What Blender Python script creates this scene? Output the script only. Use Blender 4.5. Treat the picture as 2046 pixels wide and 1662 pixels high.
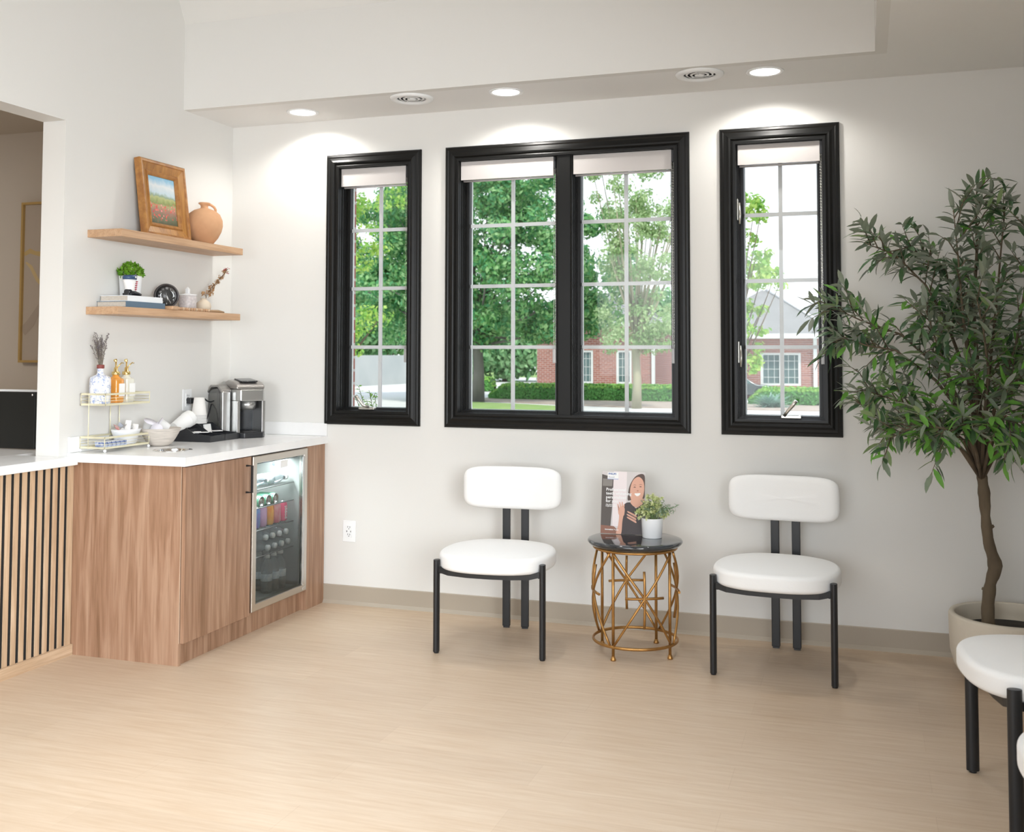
import bpy, math, random
from mathutils import Vector, Matrix
R = math.radians
PI = math.pi
random.seed(7)
for o in list(bpy.data.objects): bpy.data.objects.remove(o)
SC = bpy.context.scene
COL = SC.collection

# ---------------------------------------------------------------- camera
CF, CYAW, CPITCH, CROLL, CPPY = 2089.28, .3245, .047, .0019, 607.42
CPOS = Vector((3.4751, -5.2185, 1.3752))
_fw = Vector((-math.sin(CYAW)*math.cos(CPITCH), math.cos(CYAW)*math.cos(CPITCH), math.sin(CPITCH)))
_r = Vector((math.cos(CYAW), math.sin(CYAW), 0)); _u = _r.cross(_fw)
CR_ = _r*math.cos(CROLL) + _u*math.sin(CROLL); CU_ = -_r*math.sin(CROLL) + _u*math.cos(CROLL)
cam = bpy.data.cameras.new('camera'); camo = bpy.data.objects.new('camera', cam); COL.objects.link(camo)
M = Matrix((CR_, CU_, -_fw)).transposed().to_4x4(); M.translation = CPOS
camo.matrix_world = M
cam.sensor_fit = 'HORIZONTAL'; cam.sensor_width = 36; cam.lens = CF/2046*36
cam.shift_y = (CPPY-831)/2046
cam.clip_end = 500; cam.clip_start = .05
cam.dof.use_dof = True; cam.dof.focus_distance = 4.9; cam.dof.aperture_fstop = 5.6
SC.camera = camo

# ---------------------------------------------------------------- view, world, sun, large lights
SC.view_settings.view_transform = 'Standard'; SC.view_settings.look = 'None'
SC.view_settings.gamma = 1; SC.view_settings.use_curve_mapping = False
SC.view_settings.exposure = 0.12
w = bpy.data.worlds.new('world'); SC.world = w; w.use_nodes = True
nt = w.node_tree; bg = nt.nodes['Background']
tc = nt.nodes.new('ShaderNodeTexCoord'); sep = nt.nodes.new('ShaderNodeSeparateXYZ'); cr = nt.nodes.new('ShaderNodeValToRGB')
nt.links.new(tc.outputs['Generated'], sep.inputs[0]); nt.links.new(sep.outputs['Z'], cr.inputs[0]); nt.links.new(cr.outputs[0], bg.inputs[0])
cr.color_ramp.elements[0].color = (.95, .96, 1, 1); cr.color_ramp.elements[1].color = (.72, .83, 1, 1); cr.color_ramp.elements[1].position = .8
bg.inputs[1].default_value = 1.5
def light(name, kind, loc, target, energy, color=(1, 1, 1), size=1, size_y=None, spot=None, blend=.5, spread=None):
    l = bpy.data.lights.new(name, kind); l.energy = energy; l.color = color
    if kind == 'AREA':
        l.size = size
        if size_y: l.shape = 'RECTANGLE'; l.size_y = size_y
        if spread: l.spread = spread
    elif kind == 'SUN': l.angle = size
    else: l.shadow_soft_size = size
    if spot: l.spot_size = spot; l.spot_blend = blend
    o = bpy.data.objects.new(name, l); COL.objects.link(o); o.location = loc
    d = Vector(target)-Vector(loc)
    o.rotation_euler = d.to_track_quat('-Z', 'Y').to_euler()
    return o
light('sun', 'SUN', (0, 0, 20), (-6, 8, 6), 2.6, (1, .95, .86), R(3))
light('rear_fill', 'AREA', (1.8, -8.3, 1.6), (1.8, -1.5, .3), 18, (.91, .96, 1), 3.4, 2.2, spread=R(56))       # unseen fill light added behind the camera for the window wall
light('side_fill', 'AREA', (4.67, -5.05, 1.6), (0.0, -1.1, .9), 51, (.92, .965, 1), 2.0, 1.9, spread=R(80))            # unseen fill light added at the right for left wall and cabinet door
light('tray_fill', 'AREA', (1.3, -3.7, 3.85), (1.3, -3.5, 0), 60, (.84, .92, 1), 2.2, 2.2, spread=R(95))  # added overhead fill light to brighten the floor, no fixture modelled
light('reception_fill', 'AREA', (-1.6, -2.6, 2.6), (-1.6, -2.0, 0), 24, (1, .9, .78), 1.0, 1.0)  # added fill light to brighten the reception wall and artwork

# ---------------------------------------------------------------- materials
def mat(name, col, rough=.5, metal=0, noise=None, bump=0, bscale=50, alpha=None, coat=0, spec=None, emit=None, estr=1, sheen=0):
    m = bpy.data.materials.new(name); m.use_nodes = True; n = m.node_tree.nodes; L = m.node_tree.links
    b = n['Principled BSDF']
    b.inputs['Base Color'].default_value = (*col, 1); b.inputs['Roughness'].default_value = rough; b.inputs['Metallic'].default_value = metal
    if coat: b.inputs['Coat Weight'].default_value = coat; b.inputs['Coat Roughness'].default_value = .08
    if spec is not None: b.inputs['Specular IOR Level'].default_value = spec
    if sheen: b.inputs['Sheen Weight'].default_value = sheen
    if emit: b.inputs['Emission Color'].default_value = (*emit, 1); b.inputs['Emission Strength'].default_value = estr
    if noise or bump:
        t = n.new('ShaderNodeTexCoord')
        if noise:   # (scale, colour2, (sx,sy,sz))
            sc, c2, st = noise
            mp = n.new('ShaderNodeMapping'); mp.inputs['Scale'].default_value = st; L.new(t.outputs['Object'], mp.inputs[0])
            nz = n.new('ShaderNodeTexNoise'); nz.inputs['Scale'].default_value = sc; nz.inputs['Detail'].default_value = 5; L.new(mp.outputs[0], nz.inputs['Vector'])
            r = n.new('ShaderNodeValToRGB'); r.color_ramp.elements[0].position = .35; r.color_ramp.elements[1].position = .68
            r.color_ramp.elements[0].color = (*col, 1); r.color_ramp.elements[1].color = (*c2, 1)
            L.new(nz.outputs[0], r.inputs[0]); L.new(r.outputs[0], b.inputs['Base Color'])
        if bump:
            nb = n.new('ShaderNodeTexNoise'); nb.inputs['Scale'].default_value = bscale; L.new(t.outputs['Object'], nb.inputs['Vector'])
            bp = n.new('ShaderNodeBump'); bp.inputs['Strength'].default_value = bump; bp.inputs['Distance'].default_value = .002
            L.new(nb.outputs[0], bp.inputs['Height']); L.new(bp.outputs[0], b.inputs['Normal'])
    return m
def leafmat(name, c1, c2, rough=.5, back=None, trans=.35, scale=3.0, spec=.3):
    m = mat(name, c1, rough, noise=(scale, c2, (1, 1, 1)), spec=spec); n = m.node_tree.nodes; L = m.node_tree.links
    b = n['Principled BSDF']; out = n['Material Output']
    tr = n.new('ShaderNodeBsdfTranslucent'); mx = n.new('ShaderNodeMixShader'); mx.inputs[0].default_value = trans
    src = b.inputs['Base Color'].links[0].from_socket
    if back:
        g = n.new('ShaderNodeNewGeometry'); mc = n.new('ShaderNodeMix'); mc.data_type = 'RGBA'
        L.new(g.outputs['Backfacing'], mc.inputs['Factor']); L.new(src, mc.inputs[6]); mc.inputs[7].default_value = (*back, 1)
        src = mc.outputs[2]; L.new(src, b.inputs['Base Color'])
    L.new(src, tr.inputs[0]); L.new(b.outputs[0], mx.inputs[1]); L.new(tr.outputs[0], mx.inputs[2]); L.new(mx.outputs[0], out.inputs[0])
    return m
def glassmat(name, tint=(1, 1, 1), refl=.5, rough=.02, body=None, bw=0):
    m = bpy.data.materials.new(name); m.use_nodes = True; n = m.node_tree.nodes; L = m.node_tree.links
    n.remove(n['Principled BSDF']); out = n['Material Output']
    t = n.new('ShaderNodeBsdfTransparent'); t.inputs[0].default_value = (*tint, 1)
    g = n.new('ShaderNodeBsdfGlossy'); g.inputs['Roughness'].default_value = rough
    lw = n.new('ShaderNodeFresnel'); lw.inputs[0].default_value = 1.45
    mu = n.new('ShaderNodeMath'); mu.operation = 'MULTIPLY'; mu.inputs[1].default_value = refl; L.new(lw.outputs[0], mu.inputs[0])
    mx = n.new('ShaderNodeMixShader'); L.new(mu.outputs[0], mx.inputs[0]); L.new(t.outputs[0], mx.inputs[1]); L.new(g.outputs[0], mx.inputs[2])
    last = mx
    if body:
        d = n.new('ShaderNodeBsdfDiffuse'); d.inputs[0].default_value = (*body, 1)
        m2 = n.new('ShaderNodeMixShader'); m2.inputs[0].default_value = bw; L.new(mx.outputs[0], m2.inputs[1]); L.new(d.outputs[0], m2.inputs[2]); last = m2
    L.new(last.outputs[0], out.inputs[0]); return m
def woodmat(name, c1, c2, c3, axis='Z', sc=7, rough=.45, dark=(.1, .05, .03)):
    """long-grain wood; grain runs along axis"""
    m = bpy.data.materials.new(name); m.use_nodes = True; n = m.node_tree.nodes; L = m.node_tree.links; b = n['Principled BSDF']
    t = n.new('ShaderNodeTexCoord'); mp = n.new('ShaderNodeMapping'); L.new(t.outputs['Object'], mp.inputs[0])
    s = [5.0, 5.0, 5.0]; s['XYZ'.index(axis)] = .35; mp.inputs['Scale'].default_value = s
    nz = n.new('ShaderNodeTexNoise'); nz.inputs['Scale'].default_value = sc; nz.inputs['Detail'].default_value = 8; nz.inputs['Distortion'].default_value = .6; L.new(mp.outputs[0], nz.inputs['Vector'])
    r = n.new('ShaderNodeValToRGB'); e = r.color_ramp.elements; e[0].position = .28; e[0].color = (*c1, 1); e[1].position = .72; e[1].color = (*c3, 1)
    k = e.new(.5); k.color = (*c2, 1); L.new(nz.outputs[0], r.inputs[0])
    mp2 = n.new('ShaderNodeMapping'); L.new(t.outputs['Object'], mp2.inputs[0]); s2 = [60.0]*3; s2['XYZ'.index(axis)] = 1.6; mp2.inputs['Scale'].default_value = s2
    n2 = n.new('ShaderNodeTexNoise'); n2.inputs['Scale'].default_value = 3; n2.inputs['Detail'].default_value = 3; L.new(mp2.outputs[0], n2.inputs['Vector'])
    r2 = n.new('ShaderNodeValToRGB'); r2.color_ramp.elements[0].position = .3; r2.color_ramp.elements[1].position = .5; L.new(n2.outputs[0], r2.inputs[0])
    r2.color_ramp.elements[0].color = (.62, .55, .5, 1); r2.color_ramp.elements[1].color = (1, 1, 1, 1)
    mx = n.new('ShaderNodeMix'); mx.data_type = 'RGBA'; mx.blend_type = 'MULTIPLY'; mx.inputs['Factor'].default_value = .55
    L.new(r.outputs[0], mx.inputs[6]); L.new(r2.outputs[0], mx.inputs[7]); L.new(mx.outputs[2], b.inputs['Base Color'])
    b.inputs['Roughness'].default_value = rough; return m
def brickmat(name, c1, c2, mortar, sc=1, plane='XZ'):
    m = bpy.data.materials.new(name); m.use_nodes = True; n = m.node_tree.nodes; L = m.node_tree.links; b = n['Principled BSDF']
    t = n.new('ShaderNodeTexCoord'); s = n.new('ShaderNodeSeparateXYZ'); c = n.new('ShaderNodeCombineXYZ'); L.new(t.outputs['Object'], s.inputs[0])
    ad = n.new('ShaderNodeMath'); ad.operation = 'ADD'; L.new(s.outputs['X'], ad.inputs[0]); L.new(s.outputs['Y'], ad.inputs[1])
    L.new(ad.outputs[0], c.inputs['X']); L.new(s.outputs['Z'], c.inputs['Y'])
    k = n.new('ShaderNodeTexBrick'); L.new(c.outputs[0], k.inputs['Vector'])
    k.inputs['Scale'].default_value = sc; k.inputs['Color1'].default_value = (*c1, 1); k.inputs['Color2'].default_value = (*c2, 1); k.inputs['Mortar'].default_value = (*mortar, 1)
    k.inputs['Brick Width'].default_value = .21; k.inputs['Row Height'].default_value = .075; k.inputs['Mortar Size'].default_value = .008
    L.new(k.outputs[0], b.inputs['Base Color']); b.inputs['Roughness'].default_value = .85; return m

WALL = mat('wall_paint', (.74, .73, .70), .65, bump=.08, bscale=350)
CEIL = mat('ceiling_paint', (.82, .815, .80), .8)
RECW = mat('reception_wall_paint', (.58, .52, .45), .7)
BASE = mat('vinyl_base', (.40, .345, .275), .45)
BLACK = mat('black_window_paint', (.007, .007, .0065), .36, spec=.26)
BLKM = mat('matte_black_metal', (.012, .013, .015), .38)
WHITEV = mat('white_boucle', (.86, .86, .85), .75, bump=.25, bscale=420, sheen=.2)
QUARTZ = mat('white_quartz', (.88, .88, .87), .22, noise=(5, (.83, .83, .83), (1, 1, 1)))
WALNUT = woodmat('walnut_laminate', (.24, .13, .072), (.355, .205, .128), (.47, .305, .205), 'Z', 6)
WALNUTK = WALNUT
OAK = woodmat('light_oak', (.50, .34, .21), (.60, .43, .28), (.70, .53, .37), 'Z', 8)
OAKH = woodmat('light_oak_horizontal', (.50, .34, .21), (.60, .43, .28), (.70, .53, .37), 'Y', 8)
SHELFW = woodmat('shelf_oak', (.46, .275, .15), (.53, .33, .19), (.60, .39, .24), 'Y', 5)
STEEL = mat('brushed_steel', (.62, .58, .53), .32, 1, bump=.05, bscale=200)
SILVER = mat('silver_plastic', (.50, .50, .49), .3, .85)
CHROME = mat('chrome', (.8, .8, .8), .08, 1)
NICKEL = mat('satin_nickel', (.70, .68, .62), .3, .9)
GOLD = mat('pale_gold_wire', (.80, .75, .54), .35, .35)
BRASS = mat('brass_pump', (.85, .65, .28), .2, 1)
AGOLD = mat('antique_gold', (.50, .27, .085), .38, .75, noise=(14, (.34, .17, .05), (1, 1, 1)))
FRAMEG = mat('art_frame_gold', (.62, .43, .17), .4, .5)
MARBLE = mat('black_marble', (.012, .014, .016), .07, noise=(6, (.05, .055, .06), (1, 1, 1)), coat=.6)
BPLAST = mat('black_plastic', (.02, .021, .024), .35)
DPLAST = mat('dark_gloss_plastic', (.012, .014, .018), .15)
WPLAST = mat('white_plastic', (.85, .86, .86), .35)
PAPER = mat('white_paper', (.85, .85, .84), .7)
CERW = mat('white_ceramic', (.84, .85, .86), .3)
TERRA = mat('terracotta', (.66, .38, .21), .8, noise=(6, (.54, .29, .15), (1, 1, 1)))
STONE = mat('cream_stone', (.68, .62, .52), .8, noise=(3, (.60, .54, .44), (1, 1, 1)), bump=.3, bscale=90)
SOIL = mat('dark_soil', (.03, .025, .02), .95)
BARK = mat('brown_bark', (.165, .125, .080), .85, noise=(14, (.09, .066, .042), (1, 1, .3)), bump=.5, bscale=40)
BLIND = mat('blind_fabric', (.56, .53, .515), .85)
GLASS = glassmat('window_glass', (.97, .985, .98), .4)
FGLASS = glassmat('tinted_fridge_glass', (.66, .70, .68), 1.1)
BOTG = glassmat('clear_plastic', (.80, .84, .86), 2.2, .12, (.75, .8, .84), .22)
SOAPA = mat('amber_soap', (.72, .30, .05), .12, coat=.5)
SOAPC = mat('clear_soap', (.70, .68, .58), .12, coat=.5)
TANK = glassmat('smoky_tank', (.72, .72, .70), 1.5, .05, (.35, .35, .34), .25)
LAMPM = mat('lamp_disc', (1, 1, 1), .5, emit=(1, .985, .95), estr=3.2)
DARKIN = mat('dark_fridge_liner', (.33, .35, .335), .5)
BRICK = brickmat('red_brick', (.40, .16, .12), (.30, .11, .085), (.52, .44, .40), 1)
SHING = mat('grey_shingles', (.29, .285, .28), .9, noise=(3, (.23, .225, .22), (1, 1, 3)))
CONC = mat('pale_concrete', (.66, .65, .62), .85, noise=(.3, (.58, .57, .54), (1, 1, 1)))
WCONC = mat('grey_block', (.50, .52, .51), .85, noise=(.6, (.42, .45, .45), (1, 1, 1)))
GRASS = mat('grass', (.20, .34, .085), .9, noise=(2, (.30, .40, .13), (1, 1, 1)))
MULCH = mat('mulch', (.46, .38, .32), .95, noise=(3, (.37, .29, .24), (1, 1, 1)))
WTRIM = mat('white_trim_paint', (.75, .78, .76), .6)
EGLASS = mat('house_glass', (.10, .17, .17), .1)

# floor: pale plank vinyl, boards along x
def floor_mat():
    m = bpy.data.materials.new('plank_floor'); m.use_nodes = True; n = m.node_tree.nodes; L = m.node_tree.links; b = n['Principled BSDF']
    t = n.new('ShaderNodeTexCoord')
    mp = n.new('ShaderNodeMapping'); mp.inputs['Scale'].default_value = (1.2, 16, 1); L.new(t.outputs['Object'], mp.inputs[0])
    nz = n.new('ShaderNodeTexNoise'); nz.inputs['Scale'].default_value = 3; nz.inputs['Detail'].default_value = 9; nz.inputs['Roughness'].default_value = .65; L.new(mp.outputs[0], nz.inputs['Vector'])
    r = n.new('ShaderNodeValToRGB'); e = r.color_ramp.elements; e[0].position = .3; e[0].color = (.525, .385, .26, 1); e[1].position = .72; e[1].color = (.63, .505, .38, 1); L.new(nz.outputs[0], r.inputs[0])
    k = n.new('ShaderNodeTexBrick'); L.new(t.outputs['Object'], k.inputs['Vector']); k.inputs['Scale'].default_value = 1
    k.inputs['Brick Width'].default_value = 1.22; k.inputs['Row Height'].default_value = .18; k.inputs['Mortar Size'].default_value = .0012
    k.inputs['Color1'].default_value = (1, 1, 1, 1); k.inputs['Color2'].default_value = (.93, .92, .91, 1); k.inputs['Mortar'].default_value = (.90, .88, .86, 1)
    mx = n.new('ShaderNodeMix'); mx.data_type = 'RGBA'; mx.blend_type = 'MULTIPLY'; mx.inputs['Factor'].default_value = 1
    L.new(r.outputs[0], mx.inputs[6]); L.new(k.outputs[0], mx.inputs[7]); L.new(mx.outputs[2], b.inputs['Base Color'])
    b.inputs['Roughness'].default_value = .42; b.inputs['Specular IOR Level'].default_value = .55
    return m
FLOOR = floor_mat()

# ---------------------------------------------------------------- mesh builder
class MB:
    def __init__(s): s.v = []; s.f = []; s.m = []; s.sm = []
    def add(s, vs, fs, mi=0, smooth=False):
        o = len(s.v); s.v += [tuple(v) for v in vs]
        for f in fs: s.f.append(tuple(i+o for i in f)); s.m.append(mi); s.sm.append(smooth)
        return s
    def box(s, x0, x1, y0, y1, z0, z1, mi=0, mx=None):
        vs = [(x, y, z) for z in (z0, z1) for y in (y0, y1) for x in (x0, x1)]
        if mx: vs = [mx @ Vector(v) for v in vs]
        return s.add(vs, [(0, 2, 3, 1), (4, 5, 7, 6), (0, 1, 5, 4), (2, 6, 7, 3), (0, 4, 6, 2), (1, 3, 7, 5)], mi)
    def tube(s, pts, r, n=10, mi=0, closed=False, cap=True, flat=1.0, upv=None):
        pts = [Vector(p) for p in pts]; rs = r if isinstance(r, (list, tuple)) else [r]*len(pts); vs = []; N = len(pts); prev = None
        for i, p in enumerate(pts):
            if closed: d = pts[(i+1) % N]-pts[i-1]
            else: d = pts[min(i+1, N-1)]-pts[max(i-1, 0)]
            d.normalize()
            if prev is None:
                a = Vector(upv) if upv else (Vector((0, 0, 1)) if abs(d.z) < .9 else Vector((1, 0, 0)))
            else: a = prev
            a = (a-d*a.dot(d)); a.normalize(); b = d.cross(a); prev = a
            for k in range(n):
                t = 2*PI*k/n+PI/n; vs.append(p+(a*math.cos(t)*flat+b*math.sin(t))*rs[i])
        fs = []
        M_ = N if closed else N-1
        for i in range(M_):
            for k in range(n):
                j = (i+1) % N; fs.append((i*n+k, i*n+(k+1) % n, j*n+(k+1) % n, j*n+k))
        o = len(s.v); s.add(vs, fs, mi, n > 4)
        if cap and not closed:
            s.f.append(tuple(o+k for k in reversed(range(n)))); s.m.append(mi); s.sm.append(False)
            s.f.append(tuple(o+(N-1)*n+k for k in range(n))); s.m.append(mi); s.sm.append(False)
        return s
    def lathe(s, prof, n=32, mi=0, c=(0, 0, 0), mx=None, smooth=True, sx=1, sy=1, wob=None):
        """prof: (r,z) from bottom to top; r=0 closes"""
        vs = []; fs = []
        for (r, z) in prof:
            for k in range(n):
                t = 2*PI*k/n; rr = r*(wob(t, z) if wob else 1); v = Vector((c[0]+rr*math.cos(t)*sx, c[1]+rr*math.sin(t)*sy, c[2]+z))
                vs.append(mx @ v if mx else v)
        for i in range(len(prof)-1):
            for k in range(n): fs.append((i*n+k, i*n+(k+1) % n, (i+1)*n+(k+1) % n, (i+1)*n+k))
        s.add(vs, fs, mi, smooth); return s
    def prism(s, poly, a, b, axis='Z', mi=0, mx=None, smooth=False):
        """poly 2-D points extruded along axis from a to b"""
        def P(p, h): return {'Z': (p[0], p[1], h), 'Y': (p[0], h, p[1]), 'X': (h, p[0], p[1])}[axis]
        n = len(poly); vs = [P(p, a) for p in poly]+[P(p, b) for p in poly]
        if mx: vs = [mx @ Vector(v) for v in vs]
        o = len(s.v); s.v += [tuple(v) for v in vs]
        s.f += [tuple(o+i for i in reversed(range(n))), tuple(o+n+i for i in range(n))]; s.m += [mi, mi]; s.sm += [False, False]
        for i in range(n): s.f.append((o+i, o+(i+1) % n, o+n+(i+1) % n, o+n+i)); s.m.append(mi); s.sm.append(smooth)
        return s
    def ball(s, c, r, n=16, mi=0, sc=(1, 1, 1), mx=None):
        m = n//2; vs = []; fs = []
        for i in range(m+1):
            a = PI*i/m
            for k in range(n):
                t = 2*PI*k/n; v = Vector((c[0]+r*sc[0]*math.sin(a)*math.cos(t), c[1]+r*sc[1]*math.sin(a)*math.sin(t), c[2]-r*sc[2]*math.cos(a)))
                vs.append(mx @ v if mx else v)
        for i in range(m):
            for k in range(n): fs.append((i*n+k, i*n+(k+1) % n, (i+1)*n+(k+1) % n, (i+1)*n+k))
        return s.add(vs, fs, mi, True)
    def sheet(s, grid, mi=0, smooth=True):
        R_, C_ = len(grid), len(grid[0])
        return s.add([p for row in grid for p in row], [(i*C_+j, i*C_+j+1, (i+1)*C_+j+1, (i+1)*C_+j) for i in range(R_-1) for j in range(C_-1)], mi, smooth)
    def build(s, name, mats, parent=None, bevel=0, bseg=2, label=None, world=False, origin=None, subsurf=0, autos=True):
        mats = mats if isinstance(mats, (list, tuple)) else [mats]
        off = Vector((0, 0, 0))
        if parent is None:
            if origin is not None: off = Vector(origin)
            else:
                xs = [v[0] for v in s.v]; ys = [v[1] for v in s.v]; zs = [v[2] for v in s.v]
                off = Vector(((min(xs)+max(xs))/2, (min(ys)+max(ys))/2, min(zs)))
        elif world:
            p = parent
            while p: off += p.location; p = p.parent
        me = bpy.data.meshes.new(name)
        me.from_pydata([(v[0]-off.x, v[1]-off.y, v[2]-off.z) for v in s.v], [], s.f)
        for m in mats: me.materials.append(m)
        me.polygons.foreach_set('material_index', s.m); me.polygons.foreach_set('use_smooth', s.sm)
        me.update()
        o = bpy.data.objects.new(name, me); COL.objects.link(o); o.location = off if parent is None else (0, 0, 0)
        if parent: o.parent = parent
        if bevel:
            b = o.modifiers.new('bevel', 'BEVEL'); b.width = bevel; b.segments = bseg; b.limit_method = 'ANGLE'; b.angle_limit = R(35)
            me.polygons.foreach_set('use_smooth', [True]*len(me.polygons))
            wn = o.modifiers.new('wn', 'WEIGHTED_NORMAL'); wn.keep_sharp = False
        if subsurf:
            b = o.modifiers.new('sub', 'SUBSURF'); b.levels = subsurf; b.render_levels = subsurf
        if label: o['label'] = label
        return o
def tag(o, label, cat, group=None):
    o['label'] = label; o['category'] = cat
    if group: o['group'] = group
    return o
def thing(name, label, cat, loc=(0, 0, 0), rz=0, group=None):
    o = bpy.data.objects.new(name, None); COL.objects.link(o); o.location = loc; o.rotation_euler = (0, 0, rz); o.empty_display_size = .05
    return tag(o, label, cat, group)
def struct(o): o['kind'] = 'structure'; return o
def sempty(name, loc=(0, 0, 0)):
    o = bpy.data.objects.new(name, None); COL.objects.link(o); o.location = loc; o.empty_display_size = .05
    o['kind'] = 'structure'; return o
CHILDREN = {}
def dup(root, loc, rz=None, label=None, group=None):
    kids = {}
    for o in bpy.data.objects:
        if o.parent: kids.setdefault(o.parent.name, []).append(o)
    def cp(o, par):
        c = o.copy(); COL.objects.link(c)
        if par: c.parent = par
        for k in kids.get(o.name, []): cp(k, c)
        return c
    r = cp(root, None); r.location = loc
    if rz is not None: r.rotation_euler = (root.rotation_euler[0], root.rotation_euler[1], rz) if not isinstance(rz, (tuple, list)) else rz
    if label: r['label'] = label
    if group: r['group'] = group
    return r
def text_mb(body, size, mx, mi=0, font_bold=0.0, align='LEFT', thick=0):
    cu = bpy.data.curves.new('t', 'FONT'); cu.body = body; cu.size = size; cu.align_x = align; cu.offset = font_bold; cu.resolution_u = 2; cu.extrude = thick
    o = bpy.data.objects.new('t', cu); COL.objects.link(o)
    me = bpy.data.meshes.new_from_object(o.evaluated_get(bpy.context.evaluated_depsgraph_get()))
    b = MB(); b.add([mx @ v.co for v in me.vertices], [tuple(p.vertices) for p in me.polygons], mi)
    bpy.data.objects.remove(o); bpy.data.curves.remove(cu); bpy.data.meshes.remove(me)
    return b
def ray(u, v): return _fw + CR_*((u-1023)/CF) + CU_*((CPPY-v)/CF)
def onY(u, v, y=0):
    d = ray(u, v); return CPOS+d*((y-CPOS.y)/d.y)
def onX(u, v, x=0):
    d = ray(u, v); return CPOS+d*((x-CPOS.x)/d.x)
def onZ(u, v, z=0):
    d = ray(u, v); return CPOS+d*((z-CPOS.z)/d.z)

# ================================================================ SETTING
H = 2.687; TRAY = 3.9; XR = 4.64; YF = -8.4
struct(MB().box(-4, XR+.15, YF, .0, -.12, 0).build('floor', FLOOR, origin=(0, 0, 0)))
def wall_with_holes(x0, x1, z0, z1, y0, y1, holes, mi=0):
    """slab in xz between y0,y1 with rectangular holes (x0,x1,z0,z1), one connected cell grid"""
    b = MB(); xs = sorted({x0, x1, *[h[0] for h in holes], *[h[1] for h in holes]}); zs = sorted({z0, z1, *[h[2] for h in holes], *[h[3] for h in holes]})
    for i in range(len(xs)-1):
        for j in range(len(zs)-1):
            cx, cz = (xs[i]+xs[i+1])/2, (zs[j]+zs[j+1])/2
            if any(h[0] < cx < h[1] and h[2] < cz < h[3] for h in holes): continue
            b.box(xs[i], xs[i+1], y0, y1, zs[j], zs[j+1], mi)
    return b
ZB, ZT = .98, 2.486           # casing outer
CW = .078                     # casing width
WIN = [(.622, 1.199), (1.343, 2.658), (2.808, 3.376)]
holes = [(a+CW-.006, b-CW+.006, ZB+CW-.006, ZT-CW+.006) for a, b in WIN]
struct(wall_with_holes(-4, XR+.15, -.12, 4.0, 0, .13, holes).build('wall_back', WALL, origin=(0, 0, 0)))
xh = [(a-.024, b+.035, c-.05, d+.05) for a, b, c, d in holes]
struct(wall_with_holes(-2, XR+.4, -.3, 4.0, .14, .26, xh).build('trim_4', BRICK, origin=(0, 0.14, 0)))
# left wall with the reception opening
Lw = MB()
YO, ZO = -1.345, 2.445
Lw.box(-.13, 0, YO, 0, -.02, 4.0).box(-.13, 0, -4.6, YO, ZO, 4.0).box(-.13, 0, YF, -4.6, -.02, 4.0)
struct(Lw.build('wall_left', WALL, origin=(0, 0, 0)))
Rw = MB(); Rw.box(XR, XR+.12, YF, -6.1, -.02, 4).box(XR, XR+.12, -4.0, 0, -.02, 4).box(XR, XR+.12, -6.1, -4.0, -.02, .55).box(XR, XR+.12, -6.1, -4.0, 2.6, 4)  # unseen opening added for the side fill light
struct(Rw.build('wall_right', WALL, origin=(XR, 0, 0)))
struct(wall_with_holes(-4, XR+.12, -.02, 4, YF-.12, YF, [(.5, 4.1, .5, 2.9)]).build('wall_front', WALL, origin=(0, YF, 0)))  # unseen opening added for the fill light behind the camera
# ceiling: low band (z=H) around a raised tray
YS, XS = -.471, 3.537
c = MB(); c.box(0, XR, YS+.05, 0, H, H+.03).box(XS+.05, XR, YF, YS+.05, H, H+.03)
struct(c.build('ceiling', CEIL, origin=(0, 0, H)))
t = MB(); t.box(0, XS, YS, YS+.05, H, 3.155).box(XS, XS+.05, YF, YS+.05, H, TRAY)
struct(t.build('trim_1', WALL, origin=(0, YS, H)))
struct(MB().prism([(YS+.002, 3.155), (YS-.372, TRAY+.02), (YS+.25, TRAY+.02), (YS+.25, 3.155)], 0, XS+.05, axis='X').build('ceiling_slope', WALL, origin=(0, YS, 3.155)))
struct(MB().box(-.1, XS+.05, YF, YS+.25, TRAY, TRAY+.05).build('ceiling_tray', CEIL, origin=(0, 0, TRAY)))
# reception room beyond the opening
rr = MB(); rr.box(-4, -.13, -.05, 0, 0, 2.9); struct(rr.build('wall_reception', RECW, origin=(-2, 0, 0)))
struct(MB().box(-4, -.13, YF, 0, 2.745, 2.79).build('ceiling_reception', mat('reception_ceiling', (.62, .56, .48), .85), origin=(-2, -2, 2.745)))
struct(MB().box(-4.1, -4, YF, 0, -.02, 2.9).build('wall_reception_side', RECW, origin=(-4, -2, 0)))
# vinyl cove base along window wall and right wall
prof = [(0, 0), (-.018, 0), (-.012, .006), (-.005, .018), (-.004, .098), (0, .102)]
b = MB(); b.prism([(p[0], p[1]) for p in prof], .60, XR, axis='X')
struct(b.build('baseboard_back', BASE, origin=(.6, 0, 0)))
b = MB(); b.prism([(XR+p[0], p[1]) for p in prof], -5.4, -.02, axis='Y')
struct(b.build('baseboard_right', BASE, origin=(XR, 0, 0)))

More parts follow.
